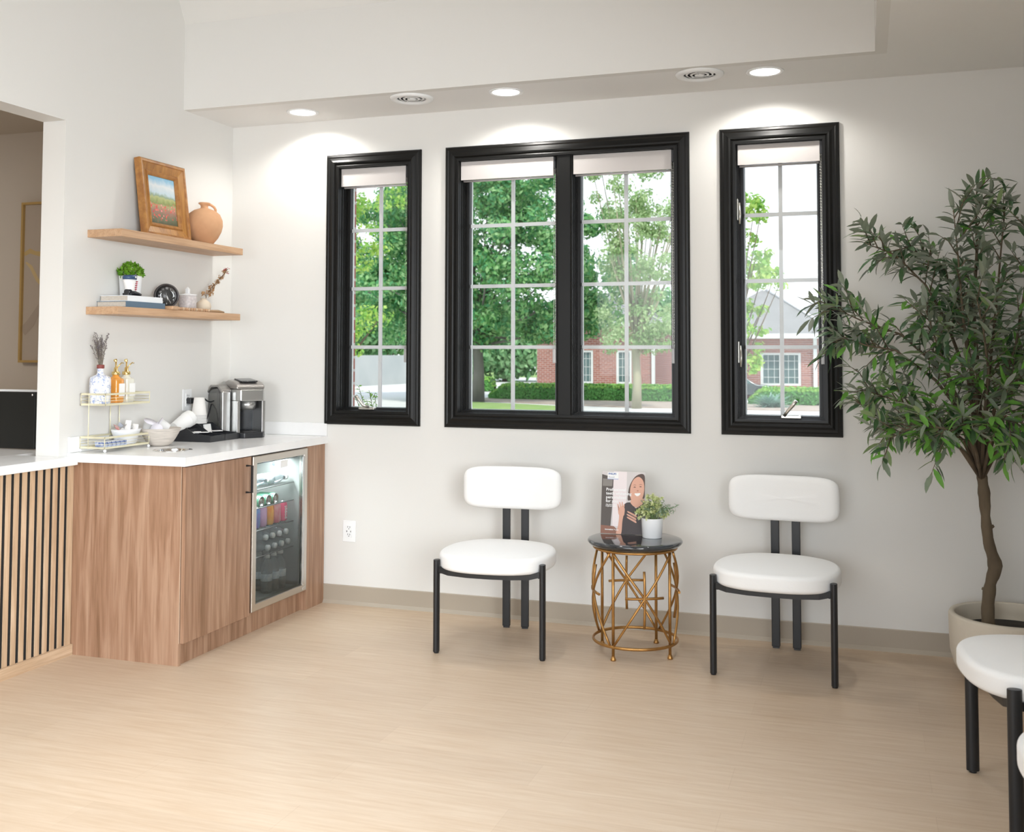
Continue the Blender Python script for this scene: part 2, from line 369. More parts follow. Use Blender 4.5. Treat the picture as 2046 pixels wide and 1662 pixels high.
# ---------------------------------------------------------------- windows
def rect_ring(b, x0, x1, z0, z1, prof, mi=0, flip=False):
    """sweep a profile [(inset, y)] round a rectangle in the xz plane with mitred corners"""
    n = len(prof); vs = []
    for (cx, cz, sx, sz) in ((x0, z0, 1, 1), (x1, z0, -1, 1), (x1, z1, -1, -1), (x0, z1, 1, -1)):
        for (i, y) in prof: vs.append((cx+sx*i, y, cz+sz*i))
    fs = []
    for k in range(4):
        for i in range(n):
            j = (i+1) % n; a = k*n; c_ = ((k+1) % 4)*n
            fs.append((a+i, c_+i, c_+j, a+j))
    b.add(vs, fs, mi, False)
CASING = [(0, 0), (0, -.012), (.006, -.020), (.016, -.022), (.022, -.019), (.034, -.021), (.046, -.026), (.054, -.024), (.060, -.016), (.066, -.018), (CW, -.018), (CW, .002)]
def handle(par, x, flip=1, fold=True):
    b = MB(); b.box(x-.045, x+.05, .012, .040, 1.062, 1.078)
    h = b.build('crank_base', NICKEL, par, bevel=.003, world=True)
    a = MB(); a.tube([(x+flip*.03, .012, 1.075), (x+flip*.012, .004, 1.10), (x-flip*.012, .0, 1.128), (x-flip*.028, -.004, 1.150)] if not fold else [(x+.02, .012, 1.078), (x-.01, .0, 1.088), (x-.035, -.004, 1.120), (x-.052, -.004, 1.140)], [.008, .008, .009, .010], 8)
    a.build('crank_arm', NICKEL, h, world=True)
def chain(par, x, z0, z1, y=.02):
    b = MB(); n = int((z0-z1)/.014)
    for k in range(n):
        z = z0-k*.014
        for dy in (0, .014): b.ball((x+dy*.35, y+dy, z), .0028, 6)
    b.tube([(x, y, z0), (x, y, z1)], .0009, 4).tube([(x+.005, y+.014, z0), (x+.005, y+.014, z1)], .0009, 4)
    b.build('bead_chain', NICKEL, par, world=True)
    MB().box(x-.006, x+.012, y-.008, y+.022, z1-.075, z1).build('chain_tensioner', glassmat('clear_tensioner', (.9, .9, .9), 1.5, .1, (.8, .8, .8), .5), par, bevel=.003, world=True)
def sash(par, x0, x1, name='sash'):
    """casement in opening x0..x1: stepped frame + sash + glass + grille"""
    z0, z1 = ZB+CW, ZT-CW
    f = MB(); rect_ring(f, x0, x1, z0, z1, [(0, 0), (.002, 0), (.002, .022), (.006, .022), (.006, .040), (.010, .040), (.010, .056), (.014, .056), (.014, .074), (.016, .110), (0, .110)])
    fr = f.build('frame', BLACK, par, world=True)
    s_ = MB(); i = .012; rect_ring(s_, x0+i, x1-i, z0-.004, z1-i, [(0, .070), (.003, .062), (.013, .062), (.018, .072), (.020, .100), (0, .110)])
    sa = s_.build('sash', BLACK, par, world=True)
    g0, g1, h0, h1 = x0+.031, x1-.031, z0+.015, z1-.033
    MB().box(g0-.004, g1+.004, .086, .0885, h0-.004, h1+.004).build('glass_pane', GLASS, sa, world=True)
    g = MB(); xm = (g0+g1)/2; g.box(xm-.0095, xm+.0095, .090, .102, h0, h1)
    for z in (1.408, 1.737, 2.066): g.box(g0, g1, .091, .101, z-.0095, z+.0095)
    g.build('grille', mat('grille_grey', (.68, .66, .67), .5), sa, world=True)
    rr_ = MB(); rect_ring(rr_, g0-.004, g1+.004, h0-.004, h1+.004, [(0, .104), (.006, .104), (.006, .118), (0, .118)])
    rr_.build('outer_stop', WTRIM, sa, world=True)
    return fr
wobj = []
for i, (a, bb) in enumerate(WIN):
    wd = sempty('window_%d' % (i+1), ((a+bb)/2, 0, ZB)); wobj.append(wd)
    cs = MB(); rect_ring(cs, a, bb, ZB, ZT, CASING); cs.build('casing', BLACK, wd, world=True)
    if i == 1:
        m0, m1 = 1.966, 2.046
        mm = MB(); mm.prism([(m0, .11), (m0, .0), (m0+.008, -.006), (m1-.008, -.006), (m1, .0), (m1, .11)], ZB+CW-.002, ZT-CW+.002); mm.build('mullion', BLACK, wd, world=True)
        sash(wd, a+CW, m0); sash(wd, m1, bb-CW)
    else: sash(wd, a+CW, bb-CW)
handle(wobj[0], .865, 1, True)
handle(wobj[2], 3.135, -1, False)
for z in (2.09, 1.385):        # sash locks on the left jamb of the right window
    b = MB(); b.box(2.888, 2.894, .010, .050, z-.055, z+.05)
    l_ = b.build('sash_lock', NICKEL, wobj[2], bevel=.002, world=True)
    b = MB(); b.tube([(2.900, .015, z+.03), (2.904, .008, z-.03), (2.901, .006, z-.075)], [.005, .006, .005], 8); b.build('lock_lever', NICKEL, l_, world=True)

def blind(x0, x1, ztop, label, chainx, cz):
    t = thing('roller_blind', label, 'window blind', ((x0+x1)/2, .05, ztop-.1), 0, 'roller blinds at the window heads')
    MB().box(x0, x1, .006, .012, ztop-.098, ztop).box(x0, x1, .006, .055, ztop-.003, ztop+.002).box(x0, x1, .03, .055, ztop-.085, ztop-.003).build('cassette', BLIND, t, bevel=.002, world=True)
    MB().tube([(x0+.006, .036, ztop-.100), (x1-.006, .036, ztop-.100)], .006, 10).build('bottom_bar', mat('bar_grey', (.55, .53, .52), .5), t, world=True)
    MB().box(x1, x1+.010, .008, .05, ztop-.06, ztop).build('end_bracket', BPLAST, t, world=True)
    chain(t, chainx, ztop-.04, cz)
blind(.704, 1.100, 2.404, 'grey fabric roller blind rolled up in the narrow window nearest the shelves', 1.098, 1.40)
blind(1.425, 1.945, 2.404, 'grey fabric roller blind rolled up over the left half of the double window', 1.944, 1.40)
blind(2.052, 2.565, 2.404, 'grey fabric roller blind rolled up over the right half of the double window', 2.566, 1.40)
blind(2.894, 3.285, 2.404, 'grey fabric roller blind rolled up in the narrow window beside the olive tree', 3.286, 1.40)

# ---------------------------------------------------------------- ceiling fittings
def downlight(x, y, label, r=.086, first=[None]):
    if first[0] is None:
        t = thing('recessed_downlight', label, 'ceiling light', (x, y, H), 0, 'round recessed downlights over the window wall')
        b = MB(); b.lathe([(.068, -.001), (.070, -.004), (.080, -.006), (r, -.004), (r+.001, 0), (.066, 0), (.068, -.001)], 48); b.build('trim_ring', WPLAST, t)
        b = MB(); b.lathe([(0, -.002), (.066, -.003), (.068, -.002), (.068, 0), (0, 0)], 48); b.build('diffuser', LAMPM, t)
        first[0] = t
    else: t = dup(first[0], (x, y, H), None, label)
    l = light('downlight_lamp', 'SPOT', (x, y+.045, H-.012), (x, y+.075, 0), 21, (1, .97, .92), .04, spot=R(152), blend=.55)
    return t
downlight(.588, -.225, 'round recessed downlight nearest the left corner, above the narrow window')
downlight(1.786, -.30, 'round recessed downlight between the two ceiling vents')
downlight(3.055, -.285, 'round recessed downlight above the window beside the olive tree')
def vent(x, y, label, src=None):
    if src: return dup(src, (x, y, H), None, label)
    t = thing('ceiling_vent', label, 'vent', (x, y, H), 0, 'round white air vents in the ceiling band')
    b = MB(); b.lathe([(.074, -.004), (.082, -.012), (.104, -.012), (.113, -.003), (.113, 0), (.074, 0), (.074, -.004)], 48); b.build('outer_ring', WPLAST, t)
    MB().lathe([(0, -.0015), (.074, -.0015), (.074, 0), (0, 0)], 32).build('dark_throat', DPLAST, t)
    for (r0, r1, z) in ((.056, .064, -.004), (.034, .043, -.006), (.0, .022, -.008)):
        b = MB(); b.lathe([(r0, z), (r1, z), (r1+.002, z+.004), (r1, z+.005), (r0, z+.002)], 40); b.build('cone', WPLAST, t)
    for k in range(3):
        a = k*2*PI/3+.4; MB().tube([(.02*math.cos(a), .02*math.sin(a), -.007), (.075*math.cos(a), .075*math.sin(a), -.005)], .0018, 6).build('spoke', WPLAST, t)
    return t
v1 = vent(1.283, -.33, 'round white ceiling vent between the first two downlights')
vent(2.76, -.335, 'round white ceiling vent just left of the right-hand downlight', v1)
# wall outlet under windows
def outlet_plate(t, w_=.079, h_=.116):
    MB().box(-w_/2, w_/2, -.006, 0, 0, h_).build('cover_plate', WPLAST, t, bevel=.003)
    MB().box(-.017, .017, -.009, -.005, .024, h_-.024).build('receptacle', WPLAST, t, bevel=.001)
    b = MB()
    for z in (.038, .078):
        b.box(-.0075, -.005, -.0098, -.0085, z, z+.009).box(.005, .0075, -.0098, -.0085, z, z+.008).lathe([(0, 0), (.0025, 0), (.0025, .001), (0, .001)], 10, mx=Matrix.Translation((0, -.0088, z-.006)) @ Matrix.Rotation(R(90), 4, 'X'))
    b.box(-.014, -.010, -.0098, -.0085, .054, .063).box(.010, .0135, -.0098, -.0085, .054, .062)
    b.build('slots', BPLAST, t)
t = thing('wall_outlet', 'white wall outlet low on the wall left of the first chair', 'outlet', (.779, 0, .338)); outlet_plate(t)

# ================================================================ RECEPTION DESK (slatted half wall)
desk = thing('reception_desk', 'reception desk with light oak slats, dark gaps and a white stone top', 'reception desk', (.03, -1.75, 0))
Y0, Y1 = -4.55, -1.2745
MB().box(.0015, .02, Y0, Y1, .0, .86).build('backing_panel', mat('black_felt', (.012, .013, .014), .9), desk, world=True)
MB().box(.018, .038, Y0, Y1+.0, 0, .048).build('plinth', OAKH, desk, world=True)
gy = -1.3195; pitch = .0453
MB().box(.018, .0245, gy+.009, Y1, .048, .86).build('slat', OAK, desk, world=True)
for k in range(20):
    y1 = gy-k*pitch-.009; MB().box(.018, .0245, y1-pitch+.018, y1, .048, .86).build('slat', OAK, desk, bevel=.001, bseg=1, world=True)
MB().prism([(-.25, Y0), (.067, Y0), (.067, -1.297), (.0015, -1.297), (.0015, -1.348), (-.25, -1.348)], .862, .901).build('stone_top', QUARTZ, desk, bevel=.003, world=True)
# things beyond the opening
t = thing('reception_monitor', 'back of a black screen with corner screws behind the reception desk', 'screen', (-.75, -1.12, .9))
MB().box(-1.15, -.352, -1.12, -1.095, .905, 1.182).build('back_panel', mat('black_panel', (.011, .012, .011), .45), t, bevel=.003, world=True)
MB().box(-1.15, -.33, -1.094, -1.085, .905, 1.192).build('rear_cover', WPLAST, t, world=True)
for x in (-.367, -.585, -.95):
    MB().lathe([(0, 0), (.006, 0), (.005, .002), (0, .003)], 14, mx=Matrix.Translation((x, -1.121, 1.168)) @ Matrix.Rotation(R(90), 4, 'X')).build('screw', CHROME, t, world=True)
tag(MB().box(-1.5, -.251, -1.9, -.5, .862, .901).build('reception_worktop', QUARTZ), 'white stone worktop behind the reception wall, carrying the black screen', 'worktop')
t = thing('framed_artwork', 'tall gold framed abstract print on the reception room wall', 'picture', (-1.2, -.05, 1.31))
p = onY(43, 405, -.09); zt_, zb_ = 2.30, 1.313; xL = p.x
b = MB(); rect_ring(b, xL, xL+.70, zb_, zt_, [(0, -.05), (0, -.09), (.014, -.09), (.014, -.075), (.014, -.05)]); b.build('gold_frame', FRAMEG, t, world=True)
b = MB(); b.box(xL+.012, xL+.688, -.072, -.052, zb_+.012, zt_-.012); b.build('canvas', mat('canvas', (.48, .41, .34), .8), t, world=True)
def ribbon(par, name, m, pts, wd, y):
    b = MB(); g = []
    for i, (x, z) in enumerate(pts):
        q = pts[min(i+1, len(pts)-1)]; pq = pts[max(i-1, 0)]; d = Vector((q[0]-pq[0], q[1]-pq[1])).normalized(); ww = wd[i] if isinstance(wd, list) else wd
        g.append([(x-d.y*ww, y, z+d.x*ww), (x+d.y*ww, y, z-d.x*ww)])
    b.sheet(g, 0, False); return b.build(name, m, par, world=True)
ribbon(t, 'gold_stroke', mat('stroke_gold', (.55, .40, .18), .5), [(xL+.016, 1.98), (xL+.06, 2.0), (xL+.1, 1.985), (xL+.2, 1.97)], [.012, .016, .012, .02], -.0735)
ribbon(t, 'gold_stroke', mat('stroke_gold_2', (.60, .46, .24), .5), [(xL+.03, 1.93), (xL+.07, 1.90), (xL+.12, 1.82), (xL+.2, 1.75)], [.006, .012, .012, .01], -.0735)
ribbon(t, 'grey_stroke', mat('stroke_grey', (.40, .33, .27), .6), [(xL+.016, 1.50), (xL+.08, 1.56), (xL+.15, 1.66), (xL+.25, 1.85)], [.03, .03, .02, .03], -.0735)

# ================================================================ BEVERAGE CABINET
CL = -1.295; KX = .594; DX = .628
cab = thing('beverage_cabinet', 'walnut base cabinet with a handled door, standing against the left wall', 'cabinet', (.3, -.65, 0))
b = MB(); b.box(.004, .606, -1.272, -1.254, .0, .872); cb = b.build('end_panel', WALNUT, cab, world=True)
MB().box(.58, KX, -1.254, -.005, 0, .096).build('toe_kick', WALNUT, cab, world=True)
MB().box(.606, .6075, -1.272, -1.2705, .098, .872).build('edge_strip', mat('edge_band', (.62, .5, .38), .5), cab, world=True)
b = MB(); b.box(.004, .58, -1.254, -.745, .098, .116).box(.004, .02, -1.254, -.745, .116, .872).box(.004, .60, -.763, -.745, .098, .872); b.build('carcass', WALNUT, cab, world=True)
d_ = MB().box(.609, DX, -1.268, -.747, .098, .868).build('door', WALNUT, cab, bevel=.0015, world=True)
hb = MB(); hb.tube([(DX, -.790, .828), (DX+.032, -.790, .828), (DX+.032, -.790, .700), (DX, -.790, .700)], .0065, 4); hb.build('bar_handle', BLKM, d_, world=True)
b = MB(); b.box(.20, DX-.004, -.20, -.004, .0, .872); b.build('filler_panel', WALNUT, cab, world=True)
MB().box(.30, .585, -.742, -.203, .005, .108).build('fridge_plinth', WALNUT, cab, world=True)
ct = thing('countertop', 'white stone countertop over the walnut cabinet', 'countertop', (.32, -.65, .874))
# slab with round waste hole built as ring grid
hc = (.372, -1.018); hr = .078
b = MB(); n = 40
def ringpt(k, z):
    a = 2*PI*k/n; return (hc[0]+hr*math.cos(a), hc[1]+hr*math.sin(a), z)
X0, X1, Yb, Yf = .001, .642, -.001, CL
outer = []
for k in range(n):
    a = 2*PI*k/n; c_, s_ = math.cos(a), math.sin(a)
    tx = ((X1-hc[0]) if c_ > 0 else (X0-hc[0]))/c_ if abs(c_) > 1e-6 else 1e9
    ty = ((-.80-hc[1]) if s_ > 0 else (Yf-hc[1]))/s_ if abs(s_) > 1e-6 else 1e9
    tt = min(tx, ty); outer.append((hc[0]+c_*tt, hc[1]+s_*tt))
corners = [(X1, -.80), (X0, -.80), (X0, Yf), (X1, Yf)]
vs = []; fs = []
for z in (.914, .874):
    for k in range(n): vs.append(ringpt(k, z))
    for k in range(n): vs.append((*outer[k], z))
for k in range(n):
    j = (k+1) % n
    fs += [(k, n+k, n+j, j), (2*n+k, 2*n+j, 3*n+j, 3*n+k), (k, j, 2*n+j, 2*n+k), (n+k, 3*n+k, 3*n+j, n+j)]
b.add(vs, fs)
for cx, cy in corners:       # fill triangles at the square's corners
    for k in range(n):
        j = (k+1) % n; a_, b_ = outer[k], outer[j]
        if abs(a_[0]-b_[0]) > 1e-6 and abs(a_[1]-b_[1]) > 1e-6 and (abs(a_[0]-cx) < 1e-6 or abs(b_[0]-cx) < 1e-6) and (abs(a_[1]-cy) < 1e-6 or abs(b_[1]-cy) < 1e-6):
            b.add([(*a_, .914), (cx, cy, .914), (*b_, .914), (*a_, .874), (cx, cy, .874), (*b_, .874)], [(0, 1, 2), (5, 4, 3), (0, 3, 4, 1), (1, 4, 5, 2)])
b.box(X0, X1, -.80, Yb, .874, .914)
b.build('stone_slab', QUARTZ, ct, world=True)
struct(MB().box(.001, .016, -1.292, -.016, .9145, .986).build('backsplash_left', QUARTZ, bevel=.0015))  # stone backsplash along the left wall
struct(MB().box(.001, .64, -.016, -.001, .9145, .986).build('backsplash_window', QUARTZ, bevel=.0015))  # stone backsplash along the window wall
t = thing('waste_chute_ring', 'round chrome waste hole ring set into the white countertop', 'waste ring', (*hc, .914))
b = MB(); b.lathe([(.070, -.045), (.070, .001), (.074, .0035), (.088, .003), (.090, .0003), (hr-.002, .0003), (.075, -.045), (.070, -.045)], 48); b.build('rim', CHROME, t)
MB().lathe([(0, -.16), (.069, -.16), (.072, -.046), (.0685, -.046), (.066, -.155), (0, -.155)], 32).build('liner', mat('liner_steel', (.3, .32, .33), .3, .8), t)

# ================================================================ BEVERAGE FRIDGE
FY0, FY1, FZ0, FZ1 = -.738, -.208, .110, .866
fr = thing('beverage_fridge', 'stainless beverage fridge with tinted glass door under the countertop', 'fridge', (.3, -.47, FZ0))
b = MB(); b.box(.04, .60, FY0+.002, FY0+.03, FZ0, FZ1).box(.04, .60, FY1-.03, FY1-.002, FZ0, FZ1).box(.04, .06, FY0+.03, FY1-.03, FZ0, FZ1).box(.06, .60, FY0+.03, FY1-.03, FZ0, FZ0+.03).box(.06, .60, FY0+.03, FY1-.03, FZ1-.03, FZ1)
b.build('liner', DARKIN, fr, world=True)
for z in (.345, .478, .590, .684):
    b = MB()
    for k in range(22): y = FY0+.04+k*(FY1-FY0-.08)/21; b.tube([(.08, y, z), (.565, y, z)], .0014, 4)
    b.tube([(.565, FY0+.03, z), (.565, FY1-.03, z)], .003, 6).tube([(.08, FY0+.03, z), (.08, FY1-.03, z)], .003, 6)
    b.build('wire_shelf', mat('shelf_wire', (.35, .36, .36), .3, .8), fr, world=True)
dr = MB(); 
def ringX(b, y0, y1, z0, z1, prof):
    n = len(prof); vs = []
    for (cy, cz, sy, sz) in ((y0, z0, 1, 1), (y1, z0, -1, 1), (y1, z1, -1, -1), (y0, z1, 1, -1)):
        for (i, x) in prof: vs.append((x, cy+sy*i, cz+sz*i))
    fs = []
    for k in range(4):
        for i in range(n): fs.append((k*n+i, k*n+(i+1) % n, ((k+1) % 4)*n+(i+1) % n, ((k+1) % 4)*n+i))
    b.add(vs, fs)
ringX(dr, FY0, FY1, FZ0, FZ1, [(0, .604), (0, .630), (.003, .633), (.034, .633), (.036, .628), (.036, .604)])
dr = dr.build('door', STEEL, fr, world=True)
MB().add([(.6265, FY0+.034, FZ0+.034), (.6265, FY1-.034, FZ0+.034), (.6265, FY1-.034, FZ1-.034), (.6265, FY0+.034, FZ1-.034)], [(0, 1, 2, 3)]).build('glass', FGLASS, dr, world=True)
light('fridge_fill', 'AREA', (.50, -.473, .818), (.44, -.473, .2), 5.5, (.9, .96, 1), .42, .05)  # added fill light so the contents show through the tinted glass
MB().box(.627, .641, FY1-.060, FY1-.040, FZ0+.04, FZ1-.04).build('edge_pull', mat('pull_steel', (.55, .55, .54), .25, 1), dr, bevel=.003, world=True)
MB().box(.633, .635, FY1-.045, FY1-.012, FZ0+.008, FZ0+.022).build('name_badge', CHROME, dr, bevel=.001, world=True)
MB().box(.565, .60, FY0+.05, FY1-.05, FZ1-.045, FZ1-.03).build('control_strip', DPLAST, fr, world=True)
mxX = lambda x, y, z, s=1: Matrix.Translation((x, y, z)) @ Matrix(((0, 0, 1), (1, 0, 0), (0, 1, 0))).to_4x4()   # text in the yz plane facing +x
dsp = text_mb('43', .026, mxX(.6215, -.545, .803), font_bold=.001); dsp.build('temperature_display', mat('blue_led', (.1, .15, .9), .5, emit=(.25, .35, 1), estr=3), fr, world=True)
MB().box(.6268, .6276, -.475, -.405, .785, .822).build('door_sticker', PAPER, fr, world=True)

def bottle(label, loc=(0, 0, 0), rot=None):
    t = thing('water_bottle', label, 'bottle', loc, 0, 'clear water bottles in the fridge')
    b = MB(); b.lathe([(0, 0), (.024, 0), (.029, .006), (.0285, .02), (.030, .03), (.0285, .045), (.030, .06), (.0295, .10), (.030, .12), (.022, .150), (.0125, .165), (.0125, .178), (0, .178)], 18); b.build('body', BOTG, t)
    MB().lathe([(.0298, .062), (.0305, .063), (.0305, .098), (.0298, .099)], 18).build('paper_label', [mat('bottle_label', (.80, .85, .90), .6, noise=(60, (.45, .55, .68), (1, 1, .6)))], t)
    MB().lathe([(0, .196), (.0135, .195), (.015, .192), (.015, .178), (0, .178)], 14).build('cap', WPLAST, t)
    return t
def can(label, col, col2, loc=(0, 0, 0), tall=.108, r=.0285, text=None, tcol=(1, 1, 1)):
    t = thing('drink_can', label, 'can', loc, 0, 'drink cans in the fridge')
    b = MB(); b.lathe([(r*.8, .006), (r, .014), (r, tall-.014), (r*.86, tall-.004)], 24); b.build('body', mat('can_'+label[:12], col, .3, .3, noise=(28, col2, (1, 1, .6))), t)
    MB().lathe([(0, .006), (r*.7, .008), (r*.8, .0), (r*.84, .005)], 24).build('base', CHROME, t)
    MB().lathe([(r*.86, tall-.004), (r*.88, tall), (r*.82, tall), (r*.78, tall-.005), (0, tall-.005)], 24).build('lid', CHROME, t)
    MB().lathe([(0, tall-.003), (.006, tall-.003), (.008, tall-.005), (0, tall-.005)], 10, sx=1.6).build('pull_tab', CHROME, t)
    return t
bt = bottle('clear water bottle standing at the right front of the fridge floor', (.54, -.322, FZ0+.031))
used = set()
floor_sp = [(.54, -.388, 0), (.54, -.454, 0), (.47, -.350, 0), (.47, -.416, 0), (.40, -.330, 0), (.40, -.396, 0)]
words_ = ['second from the right in the front row on the fridge floor', 'at the left end of the front row on the fridge floor', 'right of the second row on the fridge floor', 'left of the second row on the fridge floor', 'right of the rear row on the fridge floor', 'left of the rear row on the fridge floor']
for (x, y, _), ww in zip(floor_sp, words_): dup(bt, (x, y, FZ0+.031), None, 'clear water bottle standing '+ww)
k = 0
RX = Matrix.Rotation(R(90), 4, 'Y').to_euler()
low = [('leftmost', -.480), ('second from left', -.414), ('third from left', -.348), ('rightmost', -.282)]
for row, z in ((0, .3765), (1, .432)):
    for nm, y in low:
        yy = y-(.022 if row else 0)
        o = dup(bt, (.375, yy, z), None, 'water bottle lying cap outwards, %s layer in the fridge, %s' % ('bottom' if row == 0 else 'top', nm)); o.rotation_euler = (0, R(90), 0)
o = dup(bt, (.44, -.600, .7155), None, 'clear water bottle lying on the top fridge shelf, left of its pair'); o.rotation_euler = (0, R(90), R(62))
o = dup(bt, (.470, -.452, .7155), None, 'clear water bottle lying on the top fridge shelf, cap towards the hinge'); o.rotation_euler = (0, R(90), R(68))
cans = [('light blue and violet drink can standing at the left of the middle shelf', (.16, .45, .75), (.28, .12, .55), -.560), ('lilac drink can standing beside the blue one', (.80, .50, .72), (.72, .42, .66), -.494),
        ('orange drink can with yellow swirls standing in the middle of the row', (.90, .28, .06), (.95, .55, .12), -.428), ('pale pink drink can with a berry print', (.86, .50, .50), (.70, .14, .22), -.362), ('bright pink drink can at the right end with upright white lettering', (.82, .10, .22), (.86, .16, .28), -.297)]
for lb, c1, c2, y in cans:
    t = can(lb, c1, c2, (.53, y, .4805))
    if y == -.297:
        mt = Matrix.Translation((.53, y, .4805)); R3 = Matrix(((0, 0, 1), (0, -1, 0), (1, 0, 0))).to_4x4()
        tb = text_mb('poppi', .030, Matrix.Translation((.0296, -.002, .018)) @ Matrix(((0, 0, 1, 0), (0, -1, 0, 0), (1, 0, 0, 0), (0, 0, 0, 1))) @ Matrix.Rotation(0, 4, 'Z'), font_bold=.001); tb.build('lettering', PAPER, t)
        MB().lathe([(.0293, .03), (.0294, .09)], 10).build('side_band', mat('band_yellow', (.7, .75, .2), .4), t) if False else None
for lb, y in (('green drink can lying end out at the left of the upper shelf', -.545), ('green drink can lying end out, second on the upper shelf', -.478), ('green drink can lying end out, right end of the upper shelf', -.411)):
    t = can(lb, (.10, .38, .22), (.22, .50, .34), (.455, y, .6205)); t.rotation_euler = (0, R(90), 0)

# ================================================================ SHELVES
for nm, z, s1, s2, sd in (('upper', 1.955, -1.191, -.184, .196), ('lower', 1.5905, -1.191, -.184, .185)):
    MBs = MB().box(.001, sd, s1, s2, z-.036, z)
    o = MBs.build('floating_shelf', SHELFW, None, bevel=.0012); tag(o, 'light oak floating shelf on the left wall, the %s of the two' % nm, 'shelf', 'light oak floating shelves')
SU, SL = 1.955, 1.5905

# ---------------------------------------------------------------- upper shelf: framed painting, jug
def painting_mat():
    m = bpy.data.materials.new('poppy_field_paint'); m.use_nodes = True; n = m.node_tree.nodes; L = m.node_tree.links; b = n['Principled BSDF']
    t = n.new('ShaderNodeTexCoord'); s = n.new('ShaderNodeSeparateXYZ'); L.new(t.outputs['Generated'], s.inputs[0])
    nz = n.new('ShaderNodeTexNoise'); nz.inputs['Scale'].default_value = 6; nz.inputs['Detail'].default_value = 6; L.new(t.outputs['Generated'], nz.inputs['Vector'])
    a = n.new('ShaderNodeMath'); a.operation = 'MULTIPLY_ADD'; a.inputs[1].default_value = .22; L.new(nz.outputs[0], a.inputs[0]); L.new(s.outputs['Z'], a.inputs[2])
    sb = n.new('ShaderNodeMath'); sb.operation = 'SUBTRACT'; sb.inputs[1].default_value = .11; L.new(a.outputs[0], sb.inputs[0])
    r = n.new('ShaderNodeValToRGB'); L.new(sb.outputs[0], r.inputs[0]); e = r.color_ramp.elements
    stops = [(0, (.06, .07, .035)), (.14, (.14, .15, .08)), (.28, (.32, .16, .12)), (.40, (.38, .34, .16)), (.46, (.20, .26, .07)), (.55, (.42, .45, .18)), (.60, (.24, .34, .24)), (.66, (.50, .62, .68)), (.80, (.68, .72, .74)), (.95, (.25, .50, .68))]
    e[0].position = 0; e[0].color = (*stops[0][1], 1); e[1].position = .95; e[1].color = (*stops[-1][1], 1)
    for p_, c_ in stops[1:-1]: k = e.new(p_); k.color = (*c_, 1)
    v = n.new('ShaderNodeTexVoronoi'); v.inputs['Scale'].default_value = 16; L.new(t.outputs['Generated'], v.inputs['Vector'])
    lt = n.new('ShaderNodeMath'); lt.operation = 'LESS_THAN'; lt.inputs[1].default_value = .38; L.new(v.outputs['Distance'], lt.inputs[0])
    z2 = n.new('ShaderNodeMapRange'); z2.inputs[1].default_value = .48; z2.inputs[2].default_value = .40; z2.interpolation_type = 'LINEAR'; L.new(sb.outputs[0], z2.inputs[0])
    z3 = n.new('ShaderNodeMapRange'); z3.inputs[1].default_value = .08; z3.inputs[2].default_value = .16; L.new(sb.outputs[0], z3.inputs[0])
    m1 = n.new('ShaderNodeMath'); m1.operation = 'MULTIPLY'; L.new(lt.outputs[0], m1.inputs[0]); L.new(z2.outputs[0], m1.inputs[1])
    m2 = n.new('ShaderNodeMath'); m2.operation = 'MULTIPLY'; L.new(m1.outputs[0], m2.inputs[0]); L.new(z3.outputs[0], m2.inputs[1])
    cr = n.new('ShaderNodeValToRGB'); sx = n.new('ShaderNodeSeparateXYZ'); L.new(v.outputs['Color'], sx.inputs[0]); L.new(sx.outputs['X'], cr.inputs[0])
    cr.color_ramp.elements[0].color = (.62, .03, .04, 1); cr.color_ramp.elements[1].color = (.80, .30, .32, 1); q = cr.color_ramp.elements.new(.5); q.color = (.75, .10, .06, 1)
    mx = n.new('ShaderNodeMix'); mx.data_type = 'RGBA'; L.new(m2.outputs[0], mx.inputs['Factor']); L.new(r.outputs[0], mx.inputs[6]); L.new(cr.outputs[0], mx.inputs[7]); L.new(mx.outputs[2], b.inputs['Base Color'])
    b.inputs['Roughness'].default_value = .5; return m
# frame is modelled in local xz, front at -y, then turned to face +x and leaned on the wall
FW, FH = .368, .398
t = thing('framed_painting', 'gilt wooden frame with a poppy field painting, leaning on the upper shelf', 'picture', (.075, -.714, SU+.001), 0)
t.rotation_euler = (R(-7.5), 0, R(90)); t.rotation_mode = 'XYZ'
WOODG = woodmat('gilt_wood', (.27, .105, .018), (.38, .165, .028), (.50, .25, .055), 'Z', 9, .38)
WOODG2 = mat('gilt_edge', (.46, .22, .06), .35, noise=(30, (.29, .115, .03), (1, 1, 1)))
b = MB(); rect_ring(b, -FW/2, FW/2, 0, FH, [(0, .0), (0, -.032), (.006, -.036), (.016, -.036), (.020, -.030)]); b.build('outer_moulding', WOODG2, t)
b = MB(); rect_ring(b, -FW/2, FW/2, 0, FH, [(.016, 0), (.016, -.031), (.022, -.030), (.054, -.020), (.056, -.022), (.056, 0)]); b.build('frame_face', WOODG, t)
b = MB(); rect_ring(b, -FW/2, FW/2, 0, FH, [(.055, 0), (.055, -.023), (.061, -.027), (.068, -.022), (.076, -.014), (.076, 0)]); b.build('inner_moulding', WOODG2, t)
MB().box(-FW/2+.074, FW/2-.074, -.010, -.003, .074, FH-.074).build('painting', painting_mat(), t)
sg = MB()
t = thing('terracotta_jug', 'round terracotta jug with small side handle on the upper shelf', 'jug', (.10, -.412, SU))
b = MB(); b.lathe([(0, 0), (.040, 0), (.046, .005), (.074, .040), (.092, .075), (.099, .105), (.097, .135), (.082, .168), (.056, .188), (.030, .197), (.020, .201), (.019, .210), (.023, .219), (.031, .224), (.032, .229), (.027, .231), (.018, .222), (.017, .205)], 48, wob=lambda a, z: 1+.008*math.sin(3*a+z*30)); b.build('body', TERRA, t)
